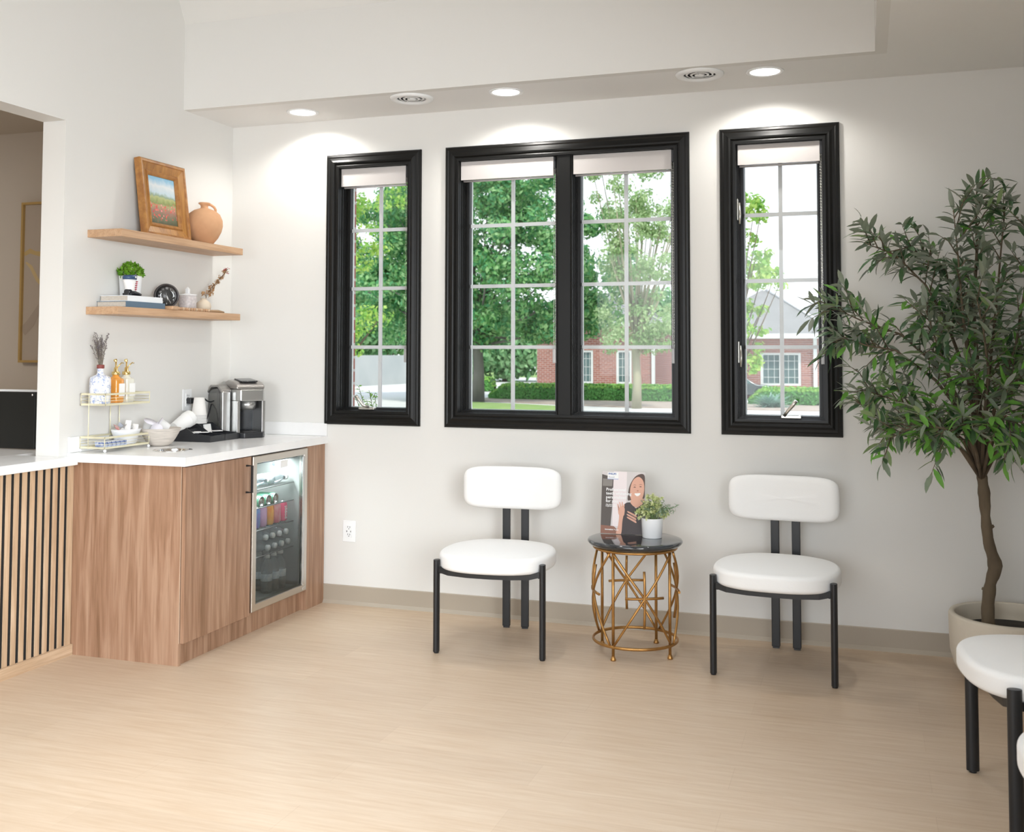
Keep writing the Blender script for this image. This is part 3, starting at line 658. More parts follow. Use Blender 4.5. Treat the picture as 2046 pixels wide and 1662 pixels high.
b = MB(); b.tube([(.010, .016, .224), (.018, .034, .222), (.026, .052, .212), (.030, .060, .198), (.029, .058, .182)], [.006, .007, .007, .007, .008], 10); b.build('handle', TERRA, t)

# ---------------------------------------------------------------- lower shelf
def book(label, x0, x1, y0, y1, z0, th, cov, rz=0):
    cx, cy = (x0+x1)/2, (y0+y1)/2
    t = thing('book', label, 'book', (cx, cy, z0), rz, 'books stacked on the lower shelf')
    w_, l_ = (x1-x0)/2, (y1-y0)/2; c_ = .0025
    b = MB(); b.prism([(-w_, 0), (w_, 0), (w_, th), (-w_, th), (-w_, th-c_), (w_-c_, th-c_), (w_-c_, c_), (-w_, c_)], -l_, l_, axis='Y'); b.build('cover', cov, t)
    MB().box(-w_+.003, w_-.003, -l_+.004, l_-.004, c_, th-c_).build('pages', mat('pages', (.66, .60, .52), .9, noise=(80, (.5, .44, .37), (1, 1, 12))), t)
book('slate blue covered book at the bottom of the shelf stack', .006, .176, -1.125, -.835, SL, .0285, mat('slate_cover', (.10, .155, .215), .5))
book('white covered book on top of the slate blue one', .012, .172, -1.112, -.848, SL+.029, .0275, mat('white_cover', (.80, .82, .84), .45), R(.8))
BT = SL+.057
t = thing('potted_plant', 'leafy green faux plant in a white pot standing on the stacked books', 'plant', (.062, -.955, BT))
b = MB(); b.lathe([(0, 0), (.046, 0), (.048, .004), (.054, .098), (.0545, .102), (.050, .102), (.049, .088), (0, .088)], 36); b.build('pot', CERW, t)
GRN = leafmat('shelf_plant_leaf', (.10, .30, .015), (.24, .46, .04), .45, scale=25)
b = MB(); rnd = random.Random(3)
def leaf(b, p, d, up, L, W, mi=0, curl=.25, rows=4):
    d = d.normalized(); s_ = d.cross(up)
    if s_.length < 1e-4: s_ = d.cross(Vector((1, .3, .2)))
    s_.normalize(); nrm = s_.cross(d); g = []
    prof = [(0, .12), (.25, .85), (.55, 1), (.82, .6), (1, .03)] if rows == 4 else [(0, .15), (.4, 1), (1, .05)]
    for tt, ww in prof:
        c_ = p+d*(L*tt)-nrm*(curl*L*tt*tt)
        g.append([c_-s_*(W*ww/2)+nrm*(W*ww*.14), c_, c_+s_*(W*ww/2)+nrm*(W*ww*.14)])
    b.sheet(g, mi, True)
for k in range(420):
    a = rnd.uniform(0, 2*PI); e_ = rnd.uniform(-.25, 1.0); q_ = math.sqrt(max(0, 1-e_*e_)); rr_ = rnd.uniform(.85, 1.0)
    nv = Vector((math.cos(a)*q_, math.sin(a)*q_, e_)); p = Vector((nv.x*.052*rr_, nv.y*.060*rr_, .115+nv.z*.046*rr_+.006*math.sin(a*4)))
    d = nv+Vector((rnd.gauss(0, .7), rnd.gauss(0, .7), rnd.gauss(0, .7)+.3))
    leaf(b, p, d, nv+Vector((rnd.uniform(-.3, .3), rnd.uniform(-.3, .3), .2)), rnd.uniform(.013, .021), rnd.uniform(.009, .013), 0, .3, 2)
fo = b.build('foliage', GRN, t)
# cowboy boot ornament, toe pointing +y, seen from +x
t = thing('boot_figurine', 'small cowboy boot ornament with navy top and red laces on the books', 'ornament', (.140, -1.055, BT)); t.scale = (1.35, 1.35, 1.0)
def loft(b, secs, mi=0):
    """secs: list of (centre, rx, ry, tiltdir) rings in planes given by two axes"""
    n = 16; vs = []
    for (c_, ax, ay) in secs:
        for k in range(n):
            a = 2*PI*k/n; vs.append(Vector(c_)+Vector(ax)*math.cos(a)+Vector(ay)*math.sin(a))
    fs = [(i*n+k, i*n+(k+1) % n, (i+1)*n+(k+1) % n, (i+1)*n+k) for i in range(len(secs)-1) for k in range(n)]
    o = len(b.v); b.add(vs, fs, mi, True); b.f.append(tuple(o+k for k in reversed(range(n)))); b.m.append(mi); b.sm.append(False)
    b.f.append(tuple(o+(len(secs)-1)*n+k for k in range(n))); b.m.append(mi); b.sm.append(False)
X_ = lambda r: (r, 0, 0)
b = MB(); loft(b, [((0, .000, .022), X_(.017), (0, .017, .0)), ((0, -.002, .035), X_(.0165), (0, .017, .0)), ((0, -.004, .060), X_(.0185), (0, .0225, 0)), ((0, -.003, .078), X_(.021), (0, .027, 0))]); b.build('white_shaft', PAPER, t)
b = MB(); loft(b, [((0, -.003, .077), X_(.0215), (0, .0275, .0)), ((0, -.002, .092), X_(.022), (0, .029, .002)), ((0, -.001, .100), X_(.019), (0, .025, .003))]); b.build('navy_top', mat('navy_glaze', (.035, .075, .16), .25), t)
b = MB(); loft(b, [((0, -.020, .016), X_(.010), (0, 0, .012)), ((0, -.012, .020), X_(.016), (0, 0, .017)), ((0, .005, .018), X_(.016), (0, 0, .015)), ((0, .022, .014), X_(.015), (0, 0, .011)), ((0, .040, .011), X_(.014), (0, 0, .008)), ((0, .055, .009), X_(.008), (0, 0, .005))]); 
b.build('black_foot', DPLAST, t)
MB().box(-.013, .013, -.024, -.006, 0, .012).build('heel', DPLAST, t, bevel=.002)
b = MB(); loft(b, [((0, -.004, .0025), X_(.0), (0, 0, .0025)), ((0, .015, .003), X_(.016), (0, 0, .003)), ((0, .04, .003), X_(.015), (0, 0, .003)), ((0, .056, .003), X_(.006), (0, 0, .003))]); b.build('sole', BPLAST, t)
for k in range(5):
    z = .030+k*.0095; MB().tube([(.014, .012+k*.0012, z-.002), (.012, .0195+k*.0014, z+.001), (.002, .022+k*.0016, z+.002)], .0022, 6).build('lace', mat('red_lace', (.55, .03, .06), .5) if k == 0 else bpy.data.materials['red_lace'], t)
b = MB()
for k in range(5):
    a = R(90+72*k); b.tube([(.0222, .002, .089), (.0228, .002+.006*math.cos(a), .089+.006*math.sin(a))], [.002, .0006], 5)
b.build('star', PAPER, t)
# desk clock
t = thing('desk_clock', 'round dark grey clock with white numerals on the lower shelf', 'clock', (.095, -.722, SL), R(50)); t.scale = (.90, .90, .90)
CZ = .082; RXm = Matrix.Translation((0, 0, CZ)) @ Matrix.Rotation(R(90), 4, 'X')
GREYC = mat('clock_grey', (.055, .05, .05), .3, .3); FACE = mat('clock_face', (.045, .048, .05), .35)
b = MB(); b.lathe([(0, -.030), (.050, -.028), (.066, -.010), (.070, .010), (.068, .024), (.062, .027), (.059, .021), (.059, .019)], 56, mx=RXm); b.build('case', GREYC, t)
b = MB(); b.lathe([(0, .0195), (.0595, .0195), (.0595, .018), (0, .018)], 48, mx=RXm); b.build('face', FACE, t)
b = MB(); b.box(-.028, .028, -.018, .026, 0, .012); b.build('foot', GREYC, t, bevel=.003)
F2 = Matrix(((1, 0, 0, 0), (0, 0, -1, 0), (0, 1, 0, 0), (0, 0, 0, 1)))     # text upright facing -y
tb = MB()
for h in range(1, 13):
    a = R(90-30*h); q = text_mb(str(h), .0155, Matrix.Translation((.043*math.cos(a), -.0202, CZ+.043*math.sin(a)-.0055)) @ F2, font_bold=.0002, align='CENTER'); tb.add(q.v, q.f, 0)
tb.build('numerals', PAPER, t)
for nm, a, L_, w_ in (('hour_hand', -78, .026, .0032), ('minute_hand', -62, .040, .0024), ('alarm_hand', 100, .018, .0012)):
    a = R(a); b = MB(); b.tube([(0, -.0212, CZ), (L_*math.cos(a), -.0212, CZ+L_*math.sin(a))], [w_, w_*.4], 6); b.build(nm, PAPER, t)
b = MB(); b.lathe([(0, .0235), (.03, .0232), (.0595, .0215), (.0595, .0205), (.03, .0222), (0, .0225)], 40, mx=RXm); b.build('lens', glassmat('clock_lens', (.97, .97, .97), 1.6, .03), t)
tag(MB().box(-.05, .05, -.03, .03, 0, .018, mx=Matrix.Translation((.148, -.785, SL)) @ Matrix.Rotation(R(8), 4, 'Z')).build('wooden_block', SHELFW, bevel=.002), 'small pale wooden block beside the books, in front of the clock', 'block')
# ceramic jar with house-shaped knob
t = thing('lidded_jar', 'grey dotted ceramic jar with a small tower-shaped lid knob', 'jar', (.098, -.545, SL))
JM = mat('dotted_glaze', (.66, .61, .60), .4, noise=(90, (.50, .46, .46), (1, 1, 1)))
b = MB(); b.lathe([(0, 0), (.043, 0), (.046, .003), (.046, .082), (.044, .085), (0, .085)], 40); b.build('body', JM, t)
l_ = MB(); l_.lathe([(0, .085), (.048, .085), (.049, .088), (.044, .091), (.012, .096), (0, .097)], 40); l_ = l_.build('lid', CERW, t)
b = MB(); b.box(-.008, .008, -.008, .008, .095, .116).add([(-.010, -.010, .116), (.010, -.010, .116), (.010, .010, .116), (-.010, .010, .116), (0, 0, .132)], [(0, 1, 4), (1, 2, 4), (2, 3, 4), (3, 0, 4), (3, 2, 1, 0)]); b.build('knob', CERW, l_)
# bud vase with dried stem
t = thing('bud_vase', 'small round cream bud vase at the right end of the lower shelf', 'vase', (.100, -.405, SL))
b = MB(); b.lathe([(0, 0), (.022, 0), (.034, .012), (.040, .032), (.036, .052), (.022, .064), (.016, .068), (.015, .074), (.018, .077), (.013, .077), (.012, .066)], 36); b.build('body', mat('cream_glaze', (.72, .62, .49), .6), t)
t = thing('dried_stem', 'dried brown flower stem leaning out of the cream bud vase', 'dried flower', (.100, -.400, SL+.06))
pth = [Vector((.0, .0, -.01)), Vector((.003, .02, .04)), Vector((.008, .06, .085)), Vector((.012, .115, .125)), Vector((.014, .165, .168)), Vector((.016, .195, .192))]
MB().tube(pth, .0016, 6).build('stalk', BARK, t)
b = MB(); rnd = random.Random(5)
def along(P, q):
    f_ = q*(len(P)-1); i = min(int(f_), len(P)-2); return P[i].lerp(P[i+1], f_-i)
for k in range(52):
    q = .18+.82*(k/52.0)**.9; p = along(pth, q)+Vector((rnd.gauss(0, .008), rnd.gauss(0, .009), rnd.gauss(0, .008)))
    r_ = rnd.uniform(.005, .012)*(1.15-q*.5)
    for j in range(5): leaf(b, p, Vector((rnd.gauss(0, 1), rnd.gauss(0, 1), rnd.gauss(0, 1))), Vector((rnd.random(), .2, 1)), r_*1.7, r_*1.3, 0 if k < 46 else 1, .6, 2)
b.build('petals', [leafmat('dried_petal', (.42, .25, .13), (.60, .40, .22), .8, scale=40), mat('red_tip', (.5, .10, .10), .7)], t)
# wooden bead garland
t = thing('bead_garland', 'pale wooden bead garland laid along the front of the lower shelf', 'garland', (.165, -.6, SL))
yy = -.735; k = 0
while yy < -.452:
    r_ = .0088; MB().ball((.168+.004*math.sin(k*.9), yy, SL+r_), r_, 12).build('bead', SHELFW if k % 3 else OAK, t, world=True); yy += 2*r_+.0006; k += 1
MB().tube([(.168, -.74, SL+.009), (.168, -.44, SL+.009)], .0012, 5).build('string', OAK, t, world=True)
b = MB(); b.tube([(.150, -.435, SL+.008), (.145, -.34, SL+.010), (.12, -.25, SL+.007)], [.006, .008, .006], 8); tag(b.build('driftwood_piece', mat('driftwood', (.42, .28, .16), .8)), 'thin brown driftwood stick at the right end of the lower shelf', 'ornament')
b = MB(); 

# ================================================================ COUNTERTOP ITEMS
CT = .9142
# gold two-tier rack
t = thing('wire_rack', 'two-tier pale gold wire rack standing at the left end of the countertop', 'rack', (.09, -1.075, CT))
rx0, rx1, ry0, ry1 = .020, .158, -1.232, -.918
def tier(z0, z1, nm):
    b = MB(); c4 = [(rx0, ry0), (rx1, ry0), (rx1, ry1), (rx0, ry1)]
    def flat(z, h): 
        for (a, c_) in zip(c4, c4[1:]+c4[:1]):
            x0, x1 = sorted((a[0], c_[0])); y0, y1 = sorted((a[1], c_[1])); b.box(x0-.0015, x1+.0015, y0-.0015, y1+.0015, z, z+h)
    flat(z0, .009); flat(z1-.009, .009)
    n_ = 2
    for k in range(n_):
        z = z0+.009+(z1-z0-.018)*(k+1)/(n_+1)
        b.tube([(*p_, z) for p_ in c4], .0011, 5, closed=True)
    for p_ in c4: b.tube([(*p_, z0), (*p_, z1)], .0018, 6)
    for k in range(9):
        y = ry0+(ry1-ry0)*(k+1)/10; b.tube([(rx0, y, z0+.003), (rx1, y, z0+.003)], .0011, 4)
    return b.build(nm, GOLD, t, world=True)
tier(CT+.016, CT+.072, 'lower_basket'); tier(CT+.215, CT+.272, 'upper_basket')
for (x, y) in ((rx0+.045, ry0), (rx0, -1.03), (rx0, -.965)): MB().tube([(x, y, CT+.014), (x, y, CT+.27)], .0024, 8).build('post', GOLD, t, world=True)
for x in (rx0, rx1):
    for y in (ry0+.002, ry1-.002): MB().ball((x, y, CT+.0075), .0075, 10).build('foot', WPLAST, t, world=True)
UZ = CT+.221
t = thing('floral_vase', 'blue and white floral bottle vase on the upper tier of the gold rack', 'vase', (.088, -1.186, UZ)); t.scale = (.88, .88, 1.13)
def floral():
    m = mat('blue_floral', (.82, .82, .84), .3); n = m.node_tree.nodes; L = m.node_tree.links; b = n['Principled BSDF']
    tc_ = n.new('ShaderNodeTexCoord'); v = n.new('ShaderNodeTexNoise'); v.inputs['Scale'].default_value = 42; v.inputs['Detail'].default_value = 4; v.inputs['Distortion'].default_value = 1.4; L.new(tc_.outputs['Object'], v.inputs['Vector'])
    r = n.new('ShaderNodeValToRGB'); L.new(v.outputs[0], r.inputs[0]); e = r.color_ramp.elements; e[0].position = .50; e[0].color = (.80, .80, .81, 1); e[1].position = .60; e[1].color = (.80, .80, .81, 1)
    k = e.new(.55); k.color = (.12, .20, .48, 1); k2 = e.new(.53); k2.color = (.40, .48, .66, 1); L.new(r.outputs[0], b.inputs['Base Color']); return m
b = MB(); b.lathe([(0, 0), (.050, 0), (.053, .004), (.054, .02), (.054, .100), (.050, .110), (.036, .116), (.021, .121), (.0165, .128), (.0165, .146), (.0185, .149), (.0185, .152)], 40); b.build('body', floral(), t)
b = MB(); b.lathe([(.0165, .146), (.0195, .148), (.0195, .160), (.017, .162), (.013, .160), (.013, .147)], 30); b.build('red_rim', mat('red_clay', (.22, .05, .04), .5), t)
t = thing('lavender_bunch', 'bunch of dried grey-purple lavender standing in the floral vase', 'dried flowers', (.088, -1.186, UZ+.125))
rnd = random.Random(9); bs = MB(); bf = MB()
for k in range(26):
    a = rnd.uniform(0, 2*PI); sp = rnd.uniform(.01, .052); hh = rnd.uniform(.14, .215)-.3*abs(sp-.02); top = Vector((math.cos(a)*sp, math.sin(a)*sp*1.15, hh)); P = [Vector((math.cos(a)*.004, math.sin(a)*.004, -.02)), Vector((math.cos(a)*.009, math.sin(a)*.009, .06)), top*.72+Vector((0, 0, .02)), top]
    bs.tube(P, .0009, 4)
    for j in range(22):
        q = .45+.55*j/22; p = along(P, q)+Vector((rnd.gauss(0, .0025), rnd.gauss(0, .0025), 0))
        leaf(bf, p, Vector((rnd.gauss(0, .8), rnd.gauss(0, .8), 1)), Vector((1, .3, .2)), .0085, .005, 0, .2, 2)
bs.build('stalks', mat('dry_stalk', (.22, .19, .15), .9), t); bf.build('flowers', mat('dry_lavender', (.145, .125, .15), .9, noise=(60, (.26, .22, .23), (1, 1, 1))), t)
def soap(label, y, m, x=.092, src=None):
    t = thing('soap_dispenser', label, 'soap dispenser', (x, y, UZ), 0, 'pump bottles on the gold rack'); t.scale = (.95, .95, 1.05)
    pf = lambda n_, s: [( s*math.cos(2*PI*k/n_+PI/n_), s*math.sin(2*PI*k/n_+PI/n_)) for k in range(n_)]
    b = MB(); b.prism([(-.031, -.031), (.031, -.031), (.031, .031), (-.031, .031)], 0, .112); bo = b.build('bottle', m, t, bevel=.011, bseg=4)
    b = MB(); b.lathe([(.028, .108), (.024, .116), (.0165, .120), (.0165, .128), (0, .128)], 24); b.build('neck', m, t)
    MB().box(.0312, .0318, -.012, .031, .030, .088).build('paper_label', PAPER, t)
    tb = text_mb('soap', .010, Matrix.Translation((.0321, -.002, .060)) @ Matrix(((0, 0, 1, 0), (1, 0, 0, 0), (0, 1, 0, 0), (0, 0, 0, 1))), align='LEFT')
    b = MB(); b.lathe([(.0, .127), (.0195, .127), (.0205, .130), (.0195, .141), (.011, .143), (.009, .160), (.0045, .162), (.0035, .190), (.0, .190)], 24)
    pm = b.build('pump', BRASS, t)
    b = MB(); b.tube([(0, 0, .188), (0, 0, .193), (-.004, -.010, .193)], [.007, .008, .005], 8); b.build('pump_head', BRASS, pm)
    b = MB(); b.tube([(.004, .006, .160), (.010, .016, .174), (.014, .026, .182), (.018, .036, .180)], [.0028, .0028, .0028, .0022], 8); b.build('spout', BRASS, pm)
    return t
soap('amber liquid soap bottle with gold pump beside the floral vase', -1.085, SOAPA)
soap('clear liquid soap bottle with gold pump, rightmost on the rack', -1.010, SOAPC)
LZ = CT+.0225
t = thing('sweetener_basket', 'small white ribbed basket on the lower tier of the gold rack', 'basket', (.088, -.998, LZ))
b = MB(); b.lathe([(0, 0), (.040, 0), (.043, .004), (.058, .058), (.062, .070), (.059, .070), (.054, .056), (.040, .006), (0, .006)], 64, sx=.95, sy=1.38, wob=lambda a, z: 1+.022*math.sin(a*32)*(1 if .003 < z < .066 else 0)); b.build('body', CERW, t)
rnd = random.Random(4)
pk = [(-.01, -.055, .080, 50, 20, 'red'), (.0, -.030, .075, -35, 40, 'white'), (.01, .0, .085, 20, 70, 'white'), (-.015, .030, .070, -50, 15, 'white'), (.012, .052, .066, 30, 60, 'white'), (.015, -.050, .060, 70, -30, 'white'), (-.02, .0, .078, 100, 35, 'blue')]
PKM = {'red': mat('packet_red', (.75, .70, .70), .6, noise=(40, (.70, .10, .08), (1, 1, 1))), 'white': mat('packet_white', (.84, .83, .80), .6), 'blue': mat('packet_grey', (.55, .58, .66), .6)}
lbl = ['red and white sugar packet sticking up at the basket\'s left', 'white sugar packet leaning left in the ribbed basket', 'white sugar packet standing highest in the ribbed basket', 'white sugar packet leaning back in the ribbed basket', 'white sugar packet at the right end of the ribbed basket', 'white sugar packet hanging over the basket\'s left rim', 'grey-blue sweetener packet at the back of the basket']
for (x, y, z, a, tl, c_), lb in zip(pk, lbl):
    mxx = Matrix.Translation((.088+x, -.998+y, LZ+z)) @ Matrix.Rotation(R(a), 4, 'Z') @ Matrix.Rotation(R(tl), 4, 'X') @ Matrix.Rotation(R(a*.6), 4, 'Y')
    g = [[mxx @ Vector(((i-2)*.0065, (j-3)*.009, .0035*math.cos((i-2)*.6)*math.cos((j-3)*.45))) for i in range(5)] for j in range(7)]
    g2 = [[mxx @ Vector(((2-i)*.0065, (j-3)*.009, -.0035*math.cos((i-2)*.6)*math.cos((j-3)*.45))) for i in range(5)] for j in range(7)]
    b = MB(); b.sheet(g); b.sheet(g2); tag(b.build('sugar_packet', PKM[c_]), lb, 'packet', 'packets in the ribbed basket')
# packets row (blue) on lower tier
rnd = random.Random(11)
for k in range(11):
    y = -1.222+k*.0145
    b = MB(); mxx = Matrix.Translation((.128-.004*(k % 2), y, LZ+.012)) @ Matrix.Rotation(R(12), 4, 'X')
    b.box(-.03, .026, -.004, .004, -.012, .014, mx=mxx)
    o = b.build('tea_packet', mat('tea_blue', (.10, .15, .34), .5, noise=(70, (.65, .70, .80), (1, 1, 1))) if k == 0 else bpy.data.materials['tea_blue'], bevel=.002)
    tag(o, 'small blue and white packet filed upright in the rack\'s lower basket', 'packet', 'blue packets filed in the lower basket')
# woven bowl with pods
BX, BY = .158, -.833
t = thing('woven_bowl', 'pale round woven bowl heaped with cups between the rack and black tray', 'bowl', (BX, BY, CT))
WOV = mat('woven_fibre', (.64, .58, .52), .9, noise=(50, (.50, .45, .40), (.3, .3, 3)))
prof = [(0, 0), (.045, 0), (.052, .003)]; prof += [(.052+.050*math.sin(q*PI/2/8*1.0)**1.0+(.0012 if q % 2 else 0), .003+.085*(1-math.cos(q*PI/2/8))) for q in range(1, 9)]
prof = [(0, 0), (.042, 0), (.050, .006)]+[(.050+.052*(q/14)**.75+(.0009 if q % 2 else -.0005), .006+.082*(q/14)) for q in range(1, 15)]+[(.098, .088), (.094, .080), (.050, .014), (0, .010)]
b = MB(); b.lathe(prof, 48); b.build('body', WOV, t)
pods = [((-.03, -.05, .10), 40, 20, .027, .048, 'white pod cup tilted towards the camera at the bowl\'s left'), ((.01, .012, .098), -60, 55, .027, .046, 'white pod cup lying on its side in the middle of the bowl'), ((-.045, .02, .092), 80, 100, .026, .044, 'white pod cup at the back of the woven bowl'), ((.02, -.045, .078), 15, 70, .026, .044, 'white pod cup low at the front of the woven bowl')]
for (p_, a, tl, r_, h_, lb) in pods:
    r_ *= 1.12; h_ *= 1.15; t2 = thing('coffee_pod', lb, 'coffee pod', (BX+p_[0], BY+p_[1], CT+p_[2]-.002)); t2.rotation_euler = (R(tl), R(20), R(a)); t2['group'] = 'pods in the woven bowl'
    MB().lathe([(0, -h_/2), (r_*.78, -h_/2), (r_*.82, -h_/2+.003), (r_*.97, h_/2-.003), (r_*1.08, h_/2-.002)], 24).build('cup', PAPER, t2)
    MB().lathe([(r_*1.08, h_/2-.002), (r_*1.08, h_/2), (0, h_/2+.0006)], 24).build('foil_lid', mat('foil_lid', (.72, .70, .76), .35), t2)
# black organiser tray
t = thing('condiment_tray', 'black sloping condiment tray with compartments in front of the paper cups', 'tray', (.15, -.46, CT))
ty0, ty1 = -.592, -.330; tx0, tx1 = .045, .283
side = [(tx0, CT), (tx1, CT), (tx1, CT+.032), (tx1-.10, CT+.042), (tx0+.07, CT+.085), (tx0, CT+.085)]
for y in (ty0, (ty0+ty1)/2-.002, ty1-.004): MB().prism(side, y, y+.004, axis='Y').build('side_wall' if y != (ty0+ty1)/2-.002 else 'divider', BPLAST, t, world=True)
MB().box(tx0, tx1, ty0+.004, ty1-.004, CT, CT+.005).build('floor_panel', BPLAST, t, world=True)
MB().box(tx1-.004, tx1, ty0+.004, ty1-.004, CT+.005, CT+.032).build('front_wall', BPLAST, t, world=True)
MB().box(tx0+.07, tx0+.074, ty0+.004, ty1-.004, CT+.005, CT+.060).build('cross_wall', BPLAST, t, world=True)
MB().box(tx1-.075, tx1-.071, ty0+.004, ty1-.004, CT+.005, CT+.030).build('cross_wall', BPLAST, t, world=True)
MB().box(tx0+.004, tx0+.070, ty0+.135, ty1-.004, CT+.005, CT+.0815).build('cup_riser', BPLAST, t, world=True)
MB().box(tx0, tx0+.004, ty0+.004, ty1-.004, CT+.005, CT+.085).build('rear_wall', BPLAST, t, world=True)
rnd = random.Random(21)
for k in range(6):
    x = tx0+.105+rnd.uniform(-.015, .03); y = ty0+.045+k*.034
    mxx = Matrix.Translation((x, y, CT+.040+rnd.uniform(0, .004))) @ Matrix.Rotation(R(rnd.uniform(-40, 40)), 4, 'Z') @ Matrix.Rotation(R(rnd.uniform(-8, 14)), 4, 'X')
    o = MB().box(-.018, .018, -.028, .028, -.002, .002, mx=mxx).build('sugar_packet', PAPER, bevel=.001, bseg=1)
    tag(o, 'flat white packet lying in the black tray\'s middle compartment', 'packet', 'white packets loose in the black tray')
o = MB().box(-.003, .003, -.03, .03, -.02, .02, mx=Matrix.Translation((tx0+.080, ty1-.060, CT+.058)) @ Matrix.Rotation(R(-12), 4, 'Y')).build('name_card', PAPER); tag(o, 'white card standing up at the right of the black tray', 'card')
# paper cups
def cup_parts(b, z, flip=True, r0=.027, r1=.040, h_=.095):
    b.lathe([(r1, z), (r1+.002, z+.001), (r1+.002, z+.004), (r1-.0005, z+.005), (r0, z+h_), (r0-.003, z+h_), (0, z+h_-.003)], 32)
CUPM = mat('paper_cup', (.82, .81, .79), .65)
cup0 = None
for k in range(6):
    z = CT+.008+k*.0085 if False else CT+.090+k*.0085-.03
    if cup0 is None:
        b = MB(); cup_parts(b, 0); cup0 = b.build('paper_cup', CUPM, origin=(0, 0, 0)); o = cup0
    else: o = cup0.copy(); COL.objects.link(o)
    o.location = (tx0+.044, -.415, CT+.083+k*.0085)
    tag(o, 'upside-down white paper cup, %s of the upright stack' % (['bottom', 'second', 'third', 'fourth', 'fifth', 'top'][k]), 'paper cup', 'paper cups stacked upside down')
ax = Vector((.15, .92, .36)).normalized(); 
for k in range(4):
    o = cup0.copy(); COL.objects.link(o); o.location = Vector((tx0+.070, -.575, CT+.104))-ax*(k*.0095-.045); o.rotation_euler = (-ax).to_track_quat('Z', 'Y').to_euler()
    tag(o, 'white paper cup lying tilted on the tray, %s of the leaning stack' % (['outermost', 'second', 'third', 'innermost'][k]), 'paper cup', 'paper cups leaning on the tray')
# outlet, plug and cord on the left wall
t = thing('wall_outlet', 'white wall outlet with a black plug behind the paper cups', 'outlet', (.0, -.404, 1.062), R(90)); outlet_plate(t)
t = thing('power_cord', 'black plug and cord running from the outlet to the coffee machine', 'cord', (.01, -.39, 1.11))
MB().box(.010, .038, -.420, -.376, 1.100, 1.132).build('plug', BPLAST, t, bevel=.004, world=True)
MB().tube([(.035, -.395, 1.125), (.06, -.375, 1.128), (.075, -.355, 1.115), (.072, -.34, 1.08), (.060, -.325, 1.03), (.045, -.31, .985), (.04, -.28, 1.0), (.055, -.27, 1.06), (.05, -.25, 1.09), (.03, -.215, 1.085)], .0042, 8).build('cable', BPLAST, t, world=True)
MB().tube([tuple(onX(u_, v_, .10)) for u_, v_ in ((402, 829), (408, 818), (409, 808), (405, 799), (408, 796), (414, 801), (421, 803), (427, 801))], .0042, 8).build('cable_loop', BPLAST, t, world=True)
# coffee machine, local front = -y
t = thing('coffee_machine', 'silver and black pod coffee machine with side water tank in the corner', 'coffee machine', (.170, -.180, CT), R(56))
GREYP = mat('graphite_plastic', (.19, .185, .18), .28, .5)
def rprism(x0, x1, prof):    # profile in yz extruded along x
    b = MB(); b.prism(prof, x0, x1, axis='X'); return b
bw = .098
# main body column (behind), curved head
col_ = rprism(-.062, bw, [(-.02, .03), (.13, .0), (.135, .25), (.12, .285), (.06, .305), (-.02, .30)]); col_.build('rear_body', SILVER, t, bevel=.008)
MB().prism([(-.066, -.02), (bw, -.02), (bw, -.14), (.080, -.165), (-.048, -.165), (-.066, -.14)], .198, .262).build('brew_head', SILVER, t, bevel=.006)
b = MB(); b.prism([(-.15, .262), (-.02, .262), (.03, .30), (-.02, .312), (-.09, .305), (-.145, .285)], -.066, bw, axis='X'); b.build('lid', mat('warm_silver', (.42, .40, .385), .3, .8), t, bevel=.008)
MB().box(-.030, .068, -.050, .050, -.004, .004, mx=Matrix.Translation((0, -.072, .3095)) @ Matrix.Rotation(R(7), 4, 'X')).build('button_panel', DPLAST, t, bevel=.006)
MB().lathe([(0, .150), (.040, .150), (.050, .200), (0, .200)], 28, c=(.016, -.105, 0)).build('spout_housing', SILVER, t)
MB().box(-.046, .078, -.03, -.015, .022, .198).build('black_recess', DPLAST, t)
MB().box(-.066, -.046, -.155, -.02, .015, .20).build('front_strip', SILVER, t, bevel=.003)
MB().box(.078, bw, -.155, -.02, .015, .20).build('front_strip', SILVER, t, bevel=.003)
b = MB(); b.prism([(-.060, .0), (.094, .0), (.094, -.16), (.07, -.19), (-.036, -.19), (-.060, -.16)], 0, .030); dt = b.build('drip_tray', BPLAST, t, bevel=.005)
MB().box(-.030, .064, -.165, -.045, .0302, .034).build('drip_grate', mat('dark_grate', (.10, .10, .10), .4, .6), dt, bevel=.002)
b = MB(); b.prism([(-.05, .012), (.12, .012), (.125, .235), (.08, .262), (-.01, .268), (-.05, .245)], -.120, -.068, axis='X'); tk = b.build('water_tank', TANK, t, bevel=.012, bseg=3)
b = MB(); b.prism([(-.075, .240), (-.02, .272), (.07, .270), (.128, .236), (.128, .246), (.08, .282), (-.02, .286), (-.080, .258)], -.124, -.066, axis='X'); b.build('tank_lid', mat('tank_lid_grey', (.36, .345, .33), .3, .7), tk, bevel=.004)
b = MB(); b.box(-.120, -.070, -.082, -.054, .012, .250); b.build('tank_front', SILVER, tk, bevel=.006)
MB().box(-.118, -.068, -.075, .12, 0, .012).build('tank_base', GREYP, t)

